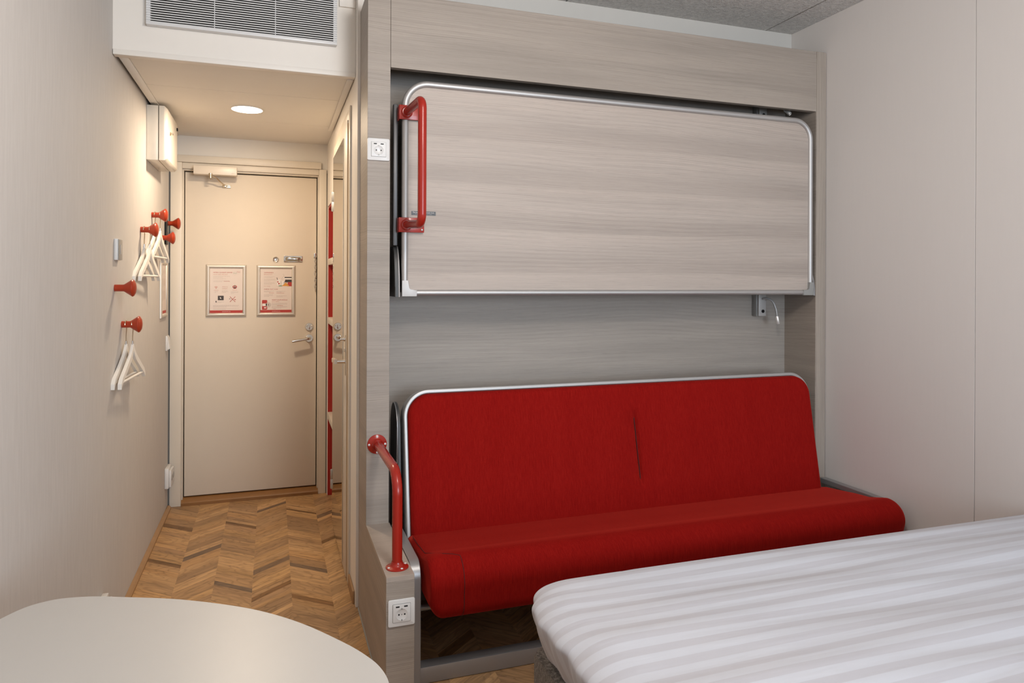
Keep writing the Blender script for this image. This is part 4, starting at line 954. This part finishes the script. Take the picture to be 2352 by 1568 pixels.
def duvet():
    bm = bmesh.new(); uvl = bm.loops.layers.uv.new('cloth')
    x0, x1, y0, y1 = 0.612, 2.63, 0.06, 1.752; rc = 0.15; ztop = 0.612; rim = 0.105; drop = 0.145
    nx, ny = 200, 180; extra = 0.27
    # parameter plane: (a,b) is arc length over the cloth, spilling over left end and the two long sides
    g, uvs = [], {}
    def prof(e):
        """distance e from the silhouette edge measured inward along the cloth -> (inset, z)"""
        # flat inside, a soft roll over the edge, then tucked back under
        if e > rim: return e, 0.0
        a = (e + 0.57 * rim) / rim
        if a > 0: return rim * (1 - math.cos(a)), -rim * (1 - math.sin(a)) * 0.36
        t = -(e + 0.57 * rim)
        return 3.0 * t * t, -rim * 0.36 - 0.40 * t - 4.6 * t * t
    def sdf(x, y):
        # inward distance to the rounded rectangle (right end runs to the wall)
        dx = x - x0; dy = min(y - y0, y1 - y)
        if dx < rc and dy < rc: return rc - math.hypot(rc - dx, rc - dy)
        return min(dx, dy)
    lo = -0.57 * rim - 0.115
    for i in range(nx + 1):
        row = []
        tx = i / nx; px = x0 + lo + (x1 - x0 - lo) * (tx ** 1.35)
        for j in range(ny + 1):
            ty = j / ny; py = y0 + lo + (y1 - y0 - 2 * lo) * (ty - 0.115 * math.sin(2 * PI * ty))
            e = sdf(px, py)
            # pull far corners of the parameter grid back to a constant hang
            h_ = 1e-3; gx = (sdf(px + h_, py) - sdf(px - h_, py)) / (2 * h_); gy = (sdf(px, py + h_) - sdf(px, py - h_)) / (2 * h_); gl = math.hypot(gx, gy) or 1
            ee = max(e, lo); sx, sy = px + gx / gl * (ee - e), py + gy / gl * (ee - e)
            ins, dz = prof(ee); X = sx + gx / gl * (ins - ee); Y = sy + gy / gl * (ins - ee)
            if ee >= rim: X, Y = px, py
            k_ = max(0.0, min(1.0, (ee - 0.0) / 0.12))
            Z = ztop + dz + hnoise(px, py) * k_ - 0.010 * max(0, (px - 1.0)) * 0.6
            if ee < 0.16:   # soft folds where the cloth turns over the end
                f = (1 - max(ee, 0) / 0.16); al_ = px + py if px > x0 + 0.3 else py * 1.0 + px * 0.4
                wv = (0.0035 * f * math.sin(al_ * 26 + 0.8 * math.sin(al_ * 9)) + 0.003 * f * math.sin(al_ * 61)) * max(0.0, min(1.0, 1.2 - (px - x0) * 3))
                X -= gx / gl * wv; Y -= gy / gl * wv
            X += 0.02 * max(0.0, py - 1.45) * max(0.0, 1 - (px - x0) / 0.6)
            v = bm.verts.new((X, Y, Z)); uvs[v] = (px, py); row.append(v)
        g.append(row)
    for i in range(nx):
        for j in range(ny):
            f = bm.faces.new((g[i][j], g[i + 1][j], g[i + 1][j + 1], g[i][j + 1]))
            for l in f.loops: l[uvl].uv = uvs[l.vert]
    return bm
dv = obj('duvet', duvet(), LINEN, None, 'white sateen striped duvet spread over the bed', smooth=0, cat='duvet')
dv.data.polygons.foreach_set('use_smooth', [True] * len(dv.data.polygons))

# ------------------------------------------------------------------ white table in the foreground
tb = thing('table', 'white table with a rounded pebble shaped top against the left wall', 'table', (-0.25, 1.13, 0))
ctrl = [(-0.420, 1.719), (-0.361, 1.709), (-0.289, 1.681), (-0.200, 1.643), (-0.111, 1.592), (-0.023, 1.528), (0.059, 1.443), (0.133, 1.338), (0.166, 1.279), (0.183, 1.235), (0.190, 1.185), (0.182, 1.13), (0.150, 1.070), (0.085, 0.99), (-0.01, 0.90), (-0.12, 0.81), (-0.24, 0.745), (-0.35, 0.705), (-0.43, 0.70), (-0.485, 0.715), (-0.525, 0.755), (-0.555, 0.83), (-0.575, 0.95), (-0.583, 1.10), (-0.583, 1.25), (-0.575, 1.40), (-0.560, 1.52), (-0.538, 1.60), (-0.512, 1.655), (-0.484, 1.694), (-0.455, 1.712)]
out = []
for i in range(len(ctrl)):
    p0, p1, p2, p3 = (Vector(ctrl[(i + q) % len(ctrl)]) for q in (-1, 0, 1, 2))
    for k_ in range(5):
        u = k_ / 5; q = 0.5 * ((2 * p1) + (p2 - p0) * u + (2 * p0 - 5 * p1 + 4 * p2 - p3) * u * u + (3 * p1 - p0 - 3 * p2 + p3) * u ** 3); out.append((q.x, q.y))
obj('table_top', prism(B(), out[::-1], 'z', 0.697, 0.720, 0.002), TABLEM, tb)
for x, y in ((-0.44, 1.55), (0.05, 1.19), (-0.44, 0.82)):
    obj('leg', tube(B(), [(x, y, 0.0005), (x * 0.94 - 0.015, y * 0.97 + 0.035, 0.6965)], 0.019, 16), PLASTIC, tb)
